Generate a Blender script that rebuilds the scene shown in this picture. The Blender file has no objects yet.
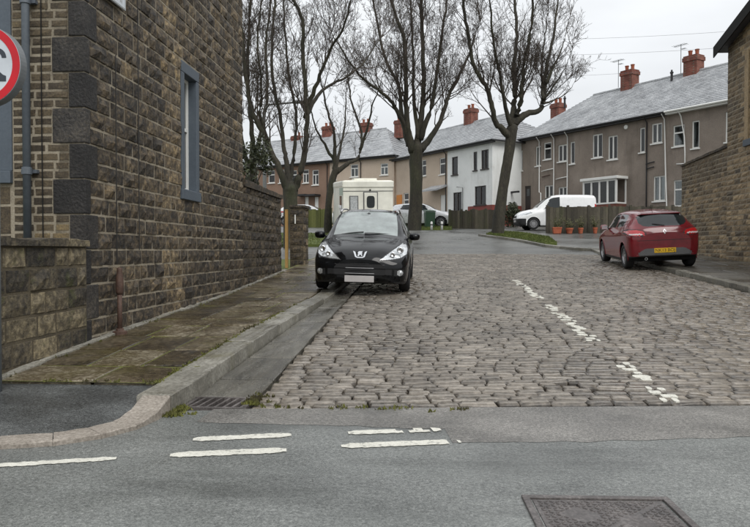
import bpy, bmesh, math, random
import numpy as np
from mathutils import Vector, Matrix

# ------------------------------------------------------------------ camera
SC = bpy.context.scene
COL = SC.collection
F_PX, CX, CY, HOR = 700.0, 375.0, 263.5, 250.0      # focal length, centre and horizon row in the 750x527 photograph
CAM_H = 1.2
YAW = math.atan(52 / F_PX)                           # the street (+Y) vanishes right of the picture centre
cam_d = bpy.data.cameras.new('camera')
cam_d.sensor_width = 36.0
cam_d.lens = 36.0 * F_PX / 750.0
cam_d.clip_end = 3000
cam_d.clip_start = 0.05
cam = bpy.data.objects.new('camera', cam_d)
COL.objects.link(cam)
cam.location = (0, 0, CAM_H)
cam.rotation_euler = (math.radians(90) - math.atan((CY - HOR) / F_PX), 0, YAW)
SC.camera = cam

# ------------------------------------------------------------------ sky, sun, exposure
SUN_EL, SUN_AZ = math.radians(45), math.radians(150)   # high behind the camera, veiled by cloud
world = bpy.data.worlds.new('World')
SC.world = world
world.use_nodes = True
wn, wl = world.node_tree.nodes, world.node_tree.links
bg = wn['Background']
bg.inputs['Strength'].default_value = 0.1
sky = wn.new('ShaderNodeTexSky')
sky.sky_type = 'NISHITA'
sky.sun_disc = False
sky.sun_elevation = SUN_EL
sky.sun_rotation = SUN_AZ
tc = wn.new('ShaderNodeTexCoord')
sep = wn.new('ShaderNodeSeparateXYZ')
wl.new(tc.outputs['Generated'], sep.inputs[0])
mx = wn.new('ShaderNodeMath'); mx.operation = 'MAXIMUM'; mx.inputs[1].default_value = 0.0
wl.new(sep.outputs['Z'], mx.inputs[0])
grad = wn.new('ShaderNodeMath'); grad.operation = 'MULTIPLY_ADD'     # overcast sky: zenith brighter than the horizon
grad.inputs[1].default_value = 8.0; grad.inputs[2].default_value = 6.3
wl.new(mx.outputs[0], grad.inputs[0])
mp = wn.new('ShaderNodeMapping'); mp.inputs['Scale'].default_value = (1.0, 1.0, 3.0)
wl.new(tc.outputs['Generated'], mp.inputs[0])
cn = wn.new('ShaderNodeTexNoise'); cn.inputs['Scale'].default_value = 2.2; cn.inputs['Detail'].default_value = 5
wl.new(mp.outputs[0], cn.inputs['Vector'])
cr = wn.new('ShaderNodeMapRange'); cr.inputs[1].default_value = 0.3; cr.inputs[2].default_value = 0.7
cr.inputs[3].default_value = 0.86; cr.inputs[4].default_value = 1.09
wl.new(cn.outputs['Fac'], cr.inputs[0])
cm = wn.new('ShaderNodeMath'); cm.operation = 'MULTIPLY'
wl.new(grad.outputs[0], cm.inputs[0]); wl.new(cr.outputs[0], cm.inputs[1])
cc = wn.new('ShaderNodeVectorMath'); cc.operation = 'SCALE'; cc.inputs[0].default_value = (0.97, 0.995, 1.02)
wl.new(cm.outputs[0], cc.inputs['Scale'])
mixs = wn.new('ShaderNodeMixRGB'); mixs.inputs[0].default_value = 0.94
wl.new(sky.outputs[0], mixs.inputs[1]); wl.new(cc.outputs[0], mixs.inputs[2])
wl.new(mixs.outputs[0], bg.inputs['Color'])

sun_d = bpy.data.lights.new('sun', 'SUN')
sun_d.energy = 1.5
sun_d.angle = math.radians(35)
sun_d.color = (1.0, 0.97, 0.93)
sun = bpy.data.objects.new('sun', sun_d)
COL.objects.link(sun)
sun.location = (0, -20, 40)
# light travels away from the sun's position (azimuth measured like the sky node, clockwise from +Y)
sd = Vector((math.sin(SUN_AZ) * math.cos(SUN_EL), math.cos(SUN_AZ) * math.cos(SUN_EL), math.sin(SUN_EL)))
sun.rotation_euler = (-sd).to_track_quat('-Z', 'Y').to_euler()

vs = SC.view_settings
vs.view_transform = 'Standard'
vs.look = 'None'
vs.exposure = 0.2
vs.gamma = 1.0
vs.use_curve_mapping = False

# ------------------------------------------------------------------ photograph pixel -> world helpers
CA, SA = math.cos(YAW), math.sin(YAW)
def W(px, py, Z):
    """point at photograph pixel (px,py) and distance Z along the view axis"""
    xc = (px - CX) * Z / F_PX
    return Vector((xc * CA - Z * SA, xc * SA + Z * CA, CAM_H + (HOR - py) * Z / F_PX))
def project(p):
    dx, dy = p[0], p[1]
    xc = dx * CA + dy * SA
    Z = -dx * SA + dy * CA
    if Z < 0.1: return None
    return CX + F_PX * xc / Z, HOR - F_PX * (p[2] - CAM_H) / Z, Z
SLOPE, YS, YE = 0.0543, 5.25, 24.8
def zg(Y):
    """height of the street surface: level main road, setts uphill, steeper tarmac above"""
    if Y <= YS: return 0.0
    if Y <= YE: return SLOPE * (Y - YS)
    z1 = SLOPE * (YE - YS)
    if Y <= 36: return z1 + 0.10 * (Y - YE)
    z2 = z1 + 0.10 * (36 - YE)
    if Y <= 46: return z2 + 0.06 * (Y - 36)
    z3 = z2 + 0.6
    if Y <= 60: return z3 + 0.03 * (Y - 46)
    return z3 + 0.42
def G(px, py, dz=0.0):
    """where the ray of a pixel meets the ground (raised by dz)"""
    lo, hi = 1.0, 90.0
    prev = None
    n = 900
    for i in range(n):
        Z = lo * (hi / lo) ** (i / (n - 1))
        p = W(px, py, Z)
        if p.z <= zg(p.y) + dz:
            return p
    return W(px, py, 60)

# ------------------------------------------------------------------ object helpers
def WM(o):
    m = o.matrix_basis.copy()
    return WM(o.parent) @ m if o.parent else m
def tag(o, label=None, cat=None, group=None, kind=None):
    if label: o['label'] = label
    if cat: o['category'] = cat
    if group: o['group'] = group
    if kind: o['kind'] = kind
    return o
def thing(name, label, cat, loc=(0, 0, 0), rz=0.0, group=None, rot=None):
    o = bpy.data.objects.new(name, None)
    o.empty_display_size = 0.2
    COL.objects.link(o)
    o.location = loc
    o.rotation_euler = rot if rot else (0, 0, rz)
    return tag(o, label, cat, group)
def part_empty(name, parent):
    o = bpy.data.objects.new(name, None)
    COL.objects.link(o)
    o.parent = parent
    return o
def copy_tree(o, parent=None):
    c = o.copy()
    COL.objects.link(c)
    c.parent = parent
    for ch in list(o.children):
        copy_tree(ch, c)
    return c

WARP = None                                          # optional reshaping of a body before it is placed
class MB:
    def __init__(self):
        self.v, self.f, self.t, self.mi = [], [], [], []
    def add(self, verts, faces, tint=0.5, mi=0):
        b = len(self.v)
        self.v += [tuple(p) for p in verts]
        for f in faces:
            self.f.append(tuple(i + b for i in f))
            self.t.append(tint); self.mi.append(mi)
        return self
    def box(self, x0, x1, y0, y1, z0, z1, tint=0.5, mi=0):
        return self.add([(x0,y0,z0),(x1,y0,z0),(x1,y1,z0),(x0,y1,z0),(x0,y0,z1),(x1,y0,z1),(x1,y1,z1),(x0,y1,z1)],
                        [(3,2,1,0),(4,5,6,7),(0,1,5,4),(1,2,6,5),(2,3,7,6),(3,0,4,7)], tint, mi)
    def quad(self, a, b, c, d, tint=0.5, mi=0):
        return self.add([a, b, c, d], [(0, 1, 2, 3)], tint, mi)
    def tube(self, pts, rad, n=6, tint=0.5, cap=True, mi=0):
        pts = [Vector(p) for p in pts]
        if not isinstance(rad, (list, tuple)): rad = [rad] * len(pts)
        vs_, fs = [], []
        up = Vector((0.0123, 0.0345, 1.0))
        for i, p in enumerate(pts):
            a = pts[max(0, i - 1)]; b = pts[min(len(pts) - 1, i + 1)]
            t = (b - a)
            if t.length < 1e-9: t = Vector((0, 0, 1))
            t.normalize()
            r = up if abs(t.dot(up)) < 0.95 else Vector((1, 0.02, 0.03))
            s = t.cross(r).normalized(); w = s.cross(t).normalized()
            for k in range(n):
                an = 2 * math.pi * k / n
                vs_.append(p + (s * math.cos(an) + w * math.sin(an)) * rad[i])
        for i in range(len(pts) - 1):
            for k in range(n):
                k2 = (k + 1) % n
                fs.append((i*n+k, i*n+k2, (i+1)*n+k2, (i+1)*n+k))
        if cap:
            fs.append(tuple(range(n - 1, -1, -1)))
            fs.append(tuple((len(pts)-1)*n + k for k in range(n)))
        return self.add(vs_, fs, tint, mi)
    def lathe(self, prof, axis_o=(0, 0, 0), n=16, axis='z', tint=0.5, mi=0, cap=True):
        """prof: list of (radius, height)"""
        vs_, fs = [], []
        for r, h in prof:
            for k in range(n):
                a = 2 * math.pi * k / n
                c, s = math.cos(a) * r, math.sin(a) * r
                p = {'z': (c, s, h), 'x': (h, c, s), 'y': (c, h, s)}[axis]
                vs_.append((p[0]+axis_o[0], p[1]+axis_o[1], p[2]+axis_o[2]))
        m = len(prof)
        for i in range(m - 1):
            for k in range(n):
                k2 = (k + 1) % n
                fs.append((i*n+k, i*n+k2, (i+1)*n+k2, (i+1)*n+k))
        if cap and prof[0][0] > 1e-5: fs.append(tuple(range(n - 1, -1, -1)))
        if cap and prof[-1][0] > 1e-5: fs.append(tuple((m-1)*n + k for k in range(n)))
        return self.add(vs_, fs, tint, mi)
    def prism(self, poly, fn, d0, d1, tint=0.5, mi=0):
        """extrude a 2d polygon; fn(a,b,d) -> xyz"""
        n = len(poly)
        vs_ = [fn(a, b, d0) for a, b in poly] + [fn(a, b, d1) for a, b in poly]
        fs = [tuple(range(n - 1, -1, -1)), tuple(range(n, 2 * n))]
        fs += [(i, (i+1) % n, n + (i+1) % n, n + i) for i in range(n)]
        return self.add(vs_, fs, tint, mi)
    def build(self, name, mat, parent=None, M=None, smooth=False, bevel=0.0, origin=None, fixn=False):
        V = np.array(self.v, dtype=float).reshape(-1, 3)
        if WARP is not None: V = WARP(V)
        if M is not None:
            m = np.array(M)
            V = V @ m[:3, :3].T + m[:3, 3]
        if origin is None:
            c = np.array([(V[:,0].min()+V[:,0].max())/2, (V[:,1].min()+V[:,1].max())/2, V[:,2].min()])
        else:
            c = np.array(origin, dtype=float)
        me = bpy.data.meshes.new(name)
        me.from_pydata((V - c).tolist(), [], self.f)
        at = me.attributes.new('tint', 'FLOAT', 'FACE')
        at.data.foreach_set('value', np.array(self.t, dtype=np.float32))
        mats = mat if isinstance(mat, (list, tuple)) else [mat]
        for m_ in mats: me.materials.append(m_)
        if len(mats) > 1: me.polygons.foreach_set('material_index', np.array(self.mi, dtype=np.int32))
        if fixn or getattr(self, 'weld', False):
            bm = bmesh.new(); bm.from_mesh(me)
            if getattr(self, 'weld', False): bmesh.ops.remove_doubles(bm, verts=bm.verts, dist=1e-5)
            if fixn: bmesh.ops.recalc_face_normals(bm, faces=bm.faces)
            bm.to_mesh(me); bm.free()
        if smooth: me.polygons.foreach_set('use_smooth', [True] * len(me.polygons))
        me.update()
        o = bpy.data.objects.new(name, me)
        COL.objects.link(o)
        T = Matrix.Translation(Vector(c))
        if parent:
            o.parent = parent
            o.matrix_basis = WM(parent).inverted() @ T
        else:
            o.matrix_basis = T
        if bevel:
            b = o.modifiers.new('bevel', 'BEVEL'); b.width = bevel; b.segments = 2; b.limit_method = 'ANGLE'
        return o

def text_mesh(txt, size):
    """verts, faces of lettering in the xy plane, centred"""
    cu = bpy.data.curves.new('lettering', 'FONT')
    cu.body = txt; cu.size = size; cu.align_x = 'CENTER'; cu.align_y = 'CENTER'
    o = bpy.data.objects.new('lettering', cu)
    COL.objects.link(o)
    dg = bpy.context.evaluated_depsgraph_get()
    me = o.evaluated_get(dg).to_mesh()
    vs_ = [tuple(v.co) for v in me.vertices]; fs = [tuple(p.vertices) for p in me.polygons]
    o.evaluated_get(dg).to_mesh_clear()
    bpy.data.objects.remove(o); bpy.data.curves.remove(cu)
    return vs_, fs

# ------------------------------------------------------------------ materials
def srgb(r, g, b):
    f = lambda c: (c/255/12.92) if c/255 <= 0.04045 else ((c/255+0.055)/1.055)**2.4
    return (f(r), f(g), f(b), 1.0)
def _noise(nt, vec, scale, detail=4, rough=0.6):
    n = nt.nodes.new('ShaderNodeTexNoise')
    n.inputs['Scale'].default_value = scale; n.inputs['Detail'].default_value = detail
    n.inputs['Roughness'].default_value = rough
    nt.links.new(vec, n.inputs['Vector'])
    return n.outputs['Fac']
def _math(nt, op, a, b=None, c=None):
    n = nt.nodes.new('ShaderNodeMath'); n.operation = op
    for i, x in enumerate((a, b, c)):
        if x is None: continue
        if isinstance(x, (int, float)): n.inputs[i].default_value = x
        else: nt.links.new(x, n.inputs[i])
    return n.outputs[0]
def _range(nt, v, a, b, c, d):
    n = nt.nodes.new('ShaderNodeMapRange')
    nt.links.new(v, n.inputs[0])
    for i, x in enumerate((a, b, c, d)): n.inputs[i+1].default_value = x
    return n.outputs[0]
def _ramp(nt, v, cols):
    n = nt.nodes.new('ShaderNodeValToRGB')
    el = n.color_ramp.elements
    k = len(cols)
    pos = [c[1] if isinstance(c[0], tuple) else i/(k-1) for i, c in enumerate(cols)]
    colr = [c[0] if isinstance(c[0], tuple) else c for c in cols]
    while len(el) < k: el.new(0.5)
    for e, p, c in zip(el, pos, colr): e.position = p; e.color = c
    nt.links.new(v, n.inputs[0])
    return n.outputs[0]
def smat(name, cols, tw=0.6, n1=(1.5, 0.5), n2=(25, 0.3), rough=(0.6, 0.8), rs=3.0, bump=(60, 0.3, 0.006), overlays=(), spec=0.5,
         stretch=None, metal=0.0, coat=0.0, chip=None):
    """weathered surface: tint per piece + two noises through a colour ramp; overlays = (colour, scale, lo, hi, amount)"""
    m = bpy.data.materials.new(name); m.use_nodes = True
    nt = m.node_tree; bs = nt.nodes['Principled BSDF']
    pos = nt.nodes.new('ShaderNodeNewGeometry').outputs['Position']
    if stretch:
        mp_ = nt.nodes.new('ShaderNodeMapping'); mp_.inputs['Scale'].default_value = stretch
        nt.links.new(pos, mp_.inputs[0]); pos = mp_.outputs[0]
    a = nt.nodes.new('ShaderNodeAttribute'); a.attribute_name = 'tint'
    f = _math(nt, 'MULTIPLY_ADD', a.outputs['Fac'], tw, 0.5 - 0.5 * (tw + n1[1] * 2 + n2[1] * 2))
    f = _math(nt, 'MULTIPLY_ADD', _noise(nt, pos, n1[0]), n1[1] * 2, f)
    fine = _noise(nt, pos, n2[0], 3)
    f = _math(nt, 'MULTIPLY_ADD', fine, n2[1] * 2, f)
    chip_d = None
    if chip:                                         # per-chipping brightness
        vo = nt.nodes.new('ShaderNodeTexVoronoi'); vo.inputs['Scale'].default_value = chip[0]
        nt.links.new(pos, vo.inputs['Vector'])
        sx = nt.nodes.new('ShaderNodeSeparateXYZ'); nt.links.new(vo.outputs['Color'], sx.inputs[0])
        f = _math(nt, 'ADD', f, _math(nt, 'MULTIPLY_ADD', sx.outputs['X'], chip[1], -chip[1] * .5))
        chip_d = vo.outputs['Distance']
    col = _ramp(nt, f, cols)
    for ov in overlays:
        oc, osc, lo, hi, amt = ov[:5]
        pv = pos
        if len(ov) > 5:
            mq = nt.nodes.new('ShaderNodeMapping'); mq.inputs['Scale'].default_value = ov[5]
            nt.links.new(pos, mq.inputs[0]); pv = mq.outputs[0]
        msk = _range(nt, _noise(nt, pv, osc, 5, 0.65), lo, hi, 0.0, amt)
        mix = nt.nodes.new('ShaderNodeMixRGB')
        nt.links.new(msk, mix.inputs[0]); nt.links.new(col, mix.inputs[1]); mix.inputs[2].default_value = oc
        col = mix.outputs[0]
    nt.links.new(col, bs.inputs['Base Color'])
    if isinstance(rough, tuple):
        nt.links.new(_range(nt, _noise(nt, pos, rs, 4), 0.35, 0.65, rough[0], rough[1]), bs.inputs['Roughness'])
    else:
        bs.inputs['Roughness'].default_value = rough
    bs.inputs['Specular IOR Level'].default_value = spec
    bs.inputs['Metallic'].default_value = metal
    bs.inputs['Coat Weight'].default_value = coat
    if bump:
        bn = nt.nodes.new('ShaderNodeBump')
        bn.inputs['Strength'].default_value = bump[1]; bn.inputs['Distance'].default_value = bump[2]
        hsrc = _noise(nt, pos, bump[0], 4, 0.65)
        if chip_d is not None: hsrc = _math(nt, 'MULTIPLY_ADD', chip_d, -chip[0] * .006, hsrc)
        nt.links.new(hsrc, bn.inputs['Height'])
        nt.links.new(bn.outputs[0], bs.inputs['Normal'])
    return m
def pmat(name, col, rough=0.5, metal=0.0, spec=0.5, coat=0.0, var=0.06, ior=1.45, nscale=6.0):
    """plain paint / plastic / metal with slight procedural dirt variation"""
    m = bpy.data.materials.new(name); m.use_nodes = True
    nt = m.node_tree; bs = nt.nodes['Principled BSDF']
    pos = nt.nodes.new('ShaderNodeNewGeometry').outputs['Position']
    n = _noise(nt, pos, nscale, 4)
    lo = tuple(c * (1 - var * 2) for c in col[:3]) + (1,); hi = tuple(min(1, c * (1 + var)) for c in col[:3]) + (1,)
    nt.links.new(_ramp(nt, n, [(lo, 0.3), (hi, 0.7)]), bs.inputs['Base Color'])
    nt.links.new(_range(nt, n, 0.3, 0.7, max(0.02, rough * 0.85), min(1, rough * 1.15)), bs.inputs['Roughness'])
    bs.inputs['Metallic'].default_value = metal; bs.inputs['Specular IOR Level'].default_value = spec
    bs.inputs['Coat Weight'].default_value = coat; bs.inputs['Coat Roughness'].default_value = 0.04
    bs.inputs['IOR'].default_value = ior
    return m
# ------------------------------------------------------------------ material palette
M_ASPH = smat('asphalt_wet', [srgb(44,45,44), srgb(84,86,84), srgb(120,122,119), srgb(166,167,163)], tw=0.0, n1=(0.9,0.35), n2=(40,0.35), rough=(0.30,0.55), rs=1.2, bump=(90,0.25,0.004), chip=(150,0.36),
              overlays=[(srgb(196,196,188), 60, 0.70, 0.74, 0.7), (srgb(52,54,52), 0.9, 0.50, 0.68, 0.45, (0.6,2.2,1)), (srgb(116,119,116), 0.5, 0.5, 0.7, 0.3, (0.5,2.5,1))])
M_ASPH2 = smat('asphalt_patch', [srgb(46,45,43), srgb(88,86,82), srgb(124,121,116), srgb(164,160,154)], tw=0.0, n1=(1.2,0.4), n2=(40,0.35), rough=(0.35,0.6), rs=1.5, bump=(90,0.25,0.004), chip=(160,0.5),
              overlays=[(srgb(58,57,54), 1.3, 0.52, 0.70, 0.5)])
M_ASPH3 = smat('asphalt_dark_wet', [srgb(26,27,27), srgb(54,55,55), srgb(84,86,85), srgb(120,122,120)], tw=0.0, n1=(1.5,0.4), n2=(40,0.3), rough=(0.28,0.5), rs=1.5, bump=(90,0.25,0.004), chip=(160,0.5),
              overlays=[(srgb(186,186,178), 38, 0.735, 0.75, 0.8)])
M_ASPHU = smat('asphalt_upper', [srgb(60,60,58), srgb(90,90,87), srgb(126,126,122)], tw=0.0, n1=(0.5,0.7), n2=(20,0.5), rough=(0.22,0.55), rs=0.5, bump=(90,0.4,0.006),
              overlays=[(srgb(58,58,56), 0.7, 0.5, 0.66, 0.5, (0.4,1.5,1))])
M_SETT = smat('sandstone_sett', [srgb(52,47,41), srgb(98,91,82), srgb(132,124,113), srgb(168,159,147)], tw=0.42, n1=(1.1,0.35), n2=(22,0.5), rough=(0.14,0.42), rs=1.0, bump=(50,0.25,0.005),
              overlays=[(srgb(72,66,56), 0.8, 0.55, 0.75, 0.3)])
M_JOINT = smat('joint_dirt', [srgb(22,20,16), srgb(42,38,30), srgb(60,54,42)], tw=0.0, n1=(1.3,0.5), n2=(40,0.4), rough=0.85, bump=(60,0.5,0.01),
              overlays=[(srgb(88,92,32), 0.9, 0.60, 0.70, 0.8)])
M_FLAG = smat('mossy_flagstone', [srgb(34,29,22), srgb(60,52,39), srgb(90,80,62), srgb(140,132,114)], tw=0.45, n1=(2.6,0.6), n2=(22,0.7), rough=(0.10,0.55), rs=1.6, bump=(35,0.5,0.012),
              overlays=[(srgb(80,74,34), 2.2, 0.48, 0.70, 0.45), (srgb(150,146,132), 34, 0.64, 0.70, 0.55)])
M_MOSS = smat('moss', [srgb(60,60,24), srgb(96,98,40), srgb(128,128,66)], tw=0.0, n1=(3,0.6), n2=(60,0.5), rough=0.9, bump=(90,0.8,0.02),
              overlays=[(srgb(66,58,40), 1.6, 0.46, 0.60, 0.85)])
M_KERB = smat('worn_kerb', [srgb(62,60,54), srgb(112,109,100), srgb(160,157,147)], tw=0.45, n1=(2.5,0.5), n2=(34,0.55), rough=(0.2,0.55), rs=2, bump=(45,0.35,0.008),
              overlays=[(srgb(92,86,52), 2.4, 0.54, 0.72, 0.5)])
M_GUT = smat('wet_gutter_stone', [srgb(52,50,45), srgb(94,91,83), srgb(136,132,122)], tw=0.45, n1=(2.5,0.5), n2=(34,0.6), rough=(0.12,0.45), rs=1.5, bump=(45,0.4,0.008), stretch=(3,0.6,1))
M_KTAN = smat('tan_kerb', [srgb(98,91,83), srgb(134,126,116), srgb(164,156,146)], tw=0.3, n1=(3,0.5), n2=(50,0.8), rough=(0.5,0.7), bump=(120,0.5,0.006))
M_PAINT = smat('road_paint', [srgb(160,158,148), srgb(202,200,189), srgb(224,222,212)], tw=0.0, n1=(6,0.4), n2=(90,0.6), rough=0.55, bump=(140,0.5,0.004),
              overlays=[(srgb(112,112,106), 22, 0.56, 0.66, 0.85)])
M_IRON = smat('worn_iron', [srgb(34,31,30), srgb(78,73,71), srgb(128,122,119)], tw=0.3, n1=(5,0.5), n2=(60,0.5), rough=(0.35,0.6), bump=(90,0.3,0.003), spec=0.6)
M_DARK = smat('dark_void', [srgb(8,8,8), srgb(16,15,14)], tw=0, n1=(4,0.3), n2=(30,0.2), rough=0.9, bump=None)
M_STONE = smat('sooty_rockfaced_stone', [srgb(24,21,18), srgb(48,42,34), srgb(76,66,52), srgb(106,92,70), srgb(148,129,96)], tw=0.56, n1=(5,0.4), n2=(17,0.75), rough=(0.6,0.85), bump=(26,0.9,0.02),
              overlays=[(srgb(128,116,92), 40, 0.66, 0.74, 0.4)])
M_STONEM = smat('mossy_rockfaced_stone', [srgb(32,29,24), srgb(60,54,44), srgb(94,85,67), srgb(136,124,98)], tw=0.6, n1=(5,0.4), n2=(17,0.75), rough=(0.6,0.85), bump=(26,0.9,0.02),
              overlays=[(srgb(84,90,36), 2.6, 0.58, 0.74, 0.55), (srgb(140,130,104), 36, 0.64, 0.74, 0.4)])
M_STONER = smat('tan_coursed_stone', [srgb(44,38,31), srgb(92,79,61), srgb(138,119,91), srgb(172,152,119)], tw=0.6, n1=(3,0.3), n2=(30,0.45), rough=(0.6,0.85), bump=(30,0.9,0.015),
              overlays=[(srgb(40,36,30), 1.3, 0.56, 0.70, 0.4)])
M_MORT = smat('pale_mortar', [srgb(98,90,77), srgb(140,131,114), srgb(170,161,144)], tw=0.0, n1=(2.0,0.5), n2=(60,0.5), rough=0.9, bump=(80,0.5,0.006),
              overlays=[(srgb(58,52,43), 1.2, 0.54, 0.70, 0.7)])
M_MORTD = smat('dark_mortar', [srgb(48,43,34), srgb(78,70,55), srgb(104,94,74)], tw=0.0, n1=(2.0,0.5), n2=(60,0.5), rough=0.9, bump=(80,0.5,0.006))
M_QUOIN = smat('soot_black_quoin', [srgb(15,14,14), srgb(28,26,25), srgb(48,45,42), srgb(78,72,64)], tw=0.4, n1=(4,0.5), n2=(30,0.7), rough=(0.6,0.8), bump=(34,0.9,0.02))
M_BRICKS = smat('thin_sandstone_brick', [srgb(36,32,26), srgb(64,56,45), srgb(98,86,66), srgb(138,120,84)], tw=0.7, n1=(5,0.3), n2=(50,0.4), rough=0.85, bump=(60,0.6,0.008))
M_BLUEG = smat('blue_grey_paint', [srgb(58,66,74), srgb(76,85,94), srgb(92,101,109)], tw=0.2, n1=(3,0.3), n2=(40,0.3), rough=(0.5,0.65), bump=(60,0.25,0.004))
M_WHITE = smat('white_upvc', [srgb(196,196,192), srgb(222,222,218), srgb(236,236,233)], tw=0.1, n1=(2,0.3), n2=(20,0.2), rough=0.4, bump=None)
M_GLASS = pmat('window_glass', (0.025, 0.03, 0.033), rough=0.06, spec=0.9, var=0.2, ior=1.6)
M_GRASS = smat('grass', [srgb(52,62,24), srgb(82,94,38), srgb(116,122,60)], tw=0.3, n1=(1.5,0.5), n2=(40,0.6), rough=0.85, bump=(60,0.9,0.03))
M_WOOD = smat('weathered_timber', [srgb(40,37,31), srgb(70,65,54), srgb(100,94,80)], tw=0.6, n1=(2,0.4), n2=(30,0.4), rough=0.8, bump=(60,0.5,0.006), stretch=(1,1,0.25),
              overlays=[(srgb(70,76,40), 1.2, 0.5, 0.66, 0.5)])
M_YWOOD = smat('new_timber', [srgb(122,92,50), srgb(158,124,70), srgb(182,150,98)], tw=0.3, n1=(4,0.4), n2=(30,0.4), rough=0.7, bump=(60,0.3,0.004), stretch=(3,3,0.3))

# ------------------------------------------------------------------ ground and carriageways
def strip(xs, ys, fz, name, mat, kind='structure', parent=None):
    b = MB()
    for j in range(len(ys) - 1):
        for i in range(len(xs) - 1):
            b.quad(*[(x, y, fz(x, y)) for x, y in ((xs[i],ys[j]),(xs[i+1],ys[j]),(xs[i+1],ys[j+1]),(xs[i],ys[j+1]))])
    o = b.build(name, mat, parent)
    if kind and not parent: tag(o, kind=kind)
    return o
def poly_sheet(pts, name, mat, dz, parent=None, kind='structure', tint=0.5, thick=0.0):
    b = MB()
    v = [(x, y, zg(y) + dz) for x, y in pts]
    n = len(v)
    if thick:
        v2 = [(x, y, z - thick) for x, y, z in v]
        b.add(v + v2, [tuple(range(n))] + [(i, n+i, n+(i+1) % n, (i+1) % n) for i in range(n)], tint)
    else:
        b.add(v, [tuple(range(n))], tint)
    o = b.build(name, mat, parent, fixn=False)
    if kind and not parent: tag(o, kind=kind)
    return o

BS = 0.103                                          # the main road runs slightly askew to the street
def edgeY(x): return 5.26 + BS * x                  # seam between setts and tarmac
ys_all = [-400, -60, -20, 0, 3] + [5.25 + i * 1.955 for i in range(11)] + [27, 30, 33, 36, 39, 42, 46, 50, 55, 60, 80, 140, 400, 1200]
tag(strip([-900, -200, -60, -20, 0, 20, 60, 200, 900], ys_all, lambda x, y: zg(y) - 0.16, 'ground', M_GRASS), kind='structure')

b = MB()                                            # main road, up to the seam
xs = [-40, -20, -8, -4, -2.6, -1.9, -1, 0, 1, 2, 3, 4, 6, 10, 20, 40]
def road_far(x):
    if x < -2.9: return 4.25 + BS * (x + 2.9)
    if x < -1.9: return 4.25 + (edgeY(-1.9) - 4.25) * ((x + 2.9) / 1.0)
    return edgeY(x) + 0.01
for i in range(len(xs) - 1):
    for y0, y1 in ((-14, 1), (1, 3), (3, None)):
        ya, yb = (y1, y1) if y1 else (road_far(xs[i]), road_far(xs[i+1]))
        b.quad((xs[i], y0, 0), (xs[i+1], y0, 0), (xs[i+1], yb, 0), (xs[i], ya, 0))
tag(b.build('main_road', M_ASPH), kind='structure')
# relaid tarmac strip between main road and setts
b = MB()
pl = [(-1.6, 4.74), (-0.6, 4.72), (0.12, 4.68), (0.16, 4.36), (1.0, 4.44), (2.0, 4.62), (3.0, 4.80), (8, 5.3)]
for (xa, ya), (xb, yb) in zip(pl[:-1], pl[1:]):
    n = 6
    for k in range(n):
        x0, x1 = xa + (xb-xa)*k/n, xa + (xb-xa)*(k+1)/n
        y0, y1 = ya + (yb-ya)*k/n, ya + (yb-ya)*(k+1)/n
        j0 = 0.012 * math.sin(x0*23) + 0.008*math.sin(x0*61); j1 = 0.012 * math.sin(x1*23) + 0.008*math.sin(x1*61)
        b.quad((x0, y0+j0, 0.002), (x1, y1+j1, 0.002), (x1, edgeY(x1)+0.05, 0.002), (x0, edgeY(x0)+0.05, 0.002))
tag(b.build('tarmac_strip', M_ASPH2), kind='structure')

# cobbled street: joint bed + setts
SX0, SX1 = -1.36, 5.88
def camber(x): return -0.022 * ((x - 2.2) / 3.6) ** 2
def zs_(x, y): return zg(y) + camber(x)
ysc = [5.0 + i * 0.55 for i in range(37)]
bed = strip([-1.9, -1.3, 0, 1.5, 3, 4.5, 6.0], [y for y in ysc if y < YE + .3], lambda x, y: zs_(x, y) - 0.045 - (0.03 if y < 5.2 else 0), 'cobbled_street', M_JOINT)
rng = random.Random(11)
def sett_mesh(r):
    """unit sett 1 x 1 x 1 (top at z=0), crown worn round"""
    us = [-0.5, -0.43, r.uniform(-.1, .1), 0.43, 0.5]; vs_ = [-0.5, -0.385, 0.385, 0.5]
    v = []
    k = [r.uniform(-.04, .04) for _ in range(4)]
    for j, y in enumerate(vs_):
        for i, x in enumerate(us):
            ex, ey = i in (0, 4), j in (0, 3)
            z = -0.03 + r.uniform(-.05, .05)
            if ex or ey: z = -0.36 + r.uniform(-.10, .06)
            if ex and ey: z = -0.55
            xx = x + (k[j] if i in (0, 4) else 0) * 0.8 + (r.uniform(-.02, .02) if not ex else 0)
            yy = y + k[i % 4] * 0.5 * (1 if ey else 0)
            if ex and ey: xx *= 0.965; yy *= 0.94
            v.append((xx, yy, z))
    nt_ = len(v)
    ring = [0,1,2,3,4,9,14,19,18,17,16,15,10,5]
    v += [(v[i][0]*1.01, v[i][1]*1.01, -1.6) for i in ring]
    f = [(j*5+i, j*5+i+1, (j+1)*5+i+1, (j+1)*5+i) for j in range(3) for i in range(4)]
    m = len(ring)
    f += [(ring[i], nt_+i, nt_+(i+1) % m, ring[(i+1) % m]) for i in range(m)]
    return v, f
variants = []
for k in range(18):
    v, f = sett_mesh(rng)
    me = bpy.data.meshes.new('sett')
    me.from_pydata(v, [], f)
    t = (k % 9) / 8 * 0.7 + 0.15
    # arrises and flanks carry joint dirt plus painted-in edge shade, crowns are worn clean
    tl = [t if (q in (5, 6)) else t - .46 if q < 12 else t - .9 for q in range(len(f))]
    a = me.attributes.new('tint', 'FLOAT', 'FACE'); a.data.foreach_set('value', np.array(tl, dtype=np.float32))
    me.polygons.foreach_set('use_smooth', [True] * len(f))
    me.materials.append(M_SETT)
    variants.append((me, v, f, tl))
setts = []
Y = 5.36
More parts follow.
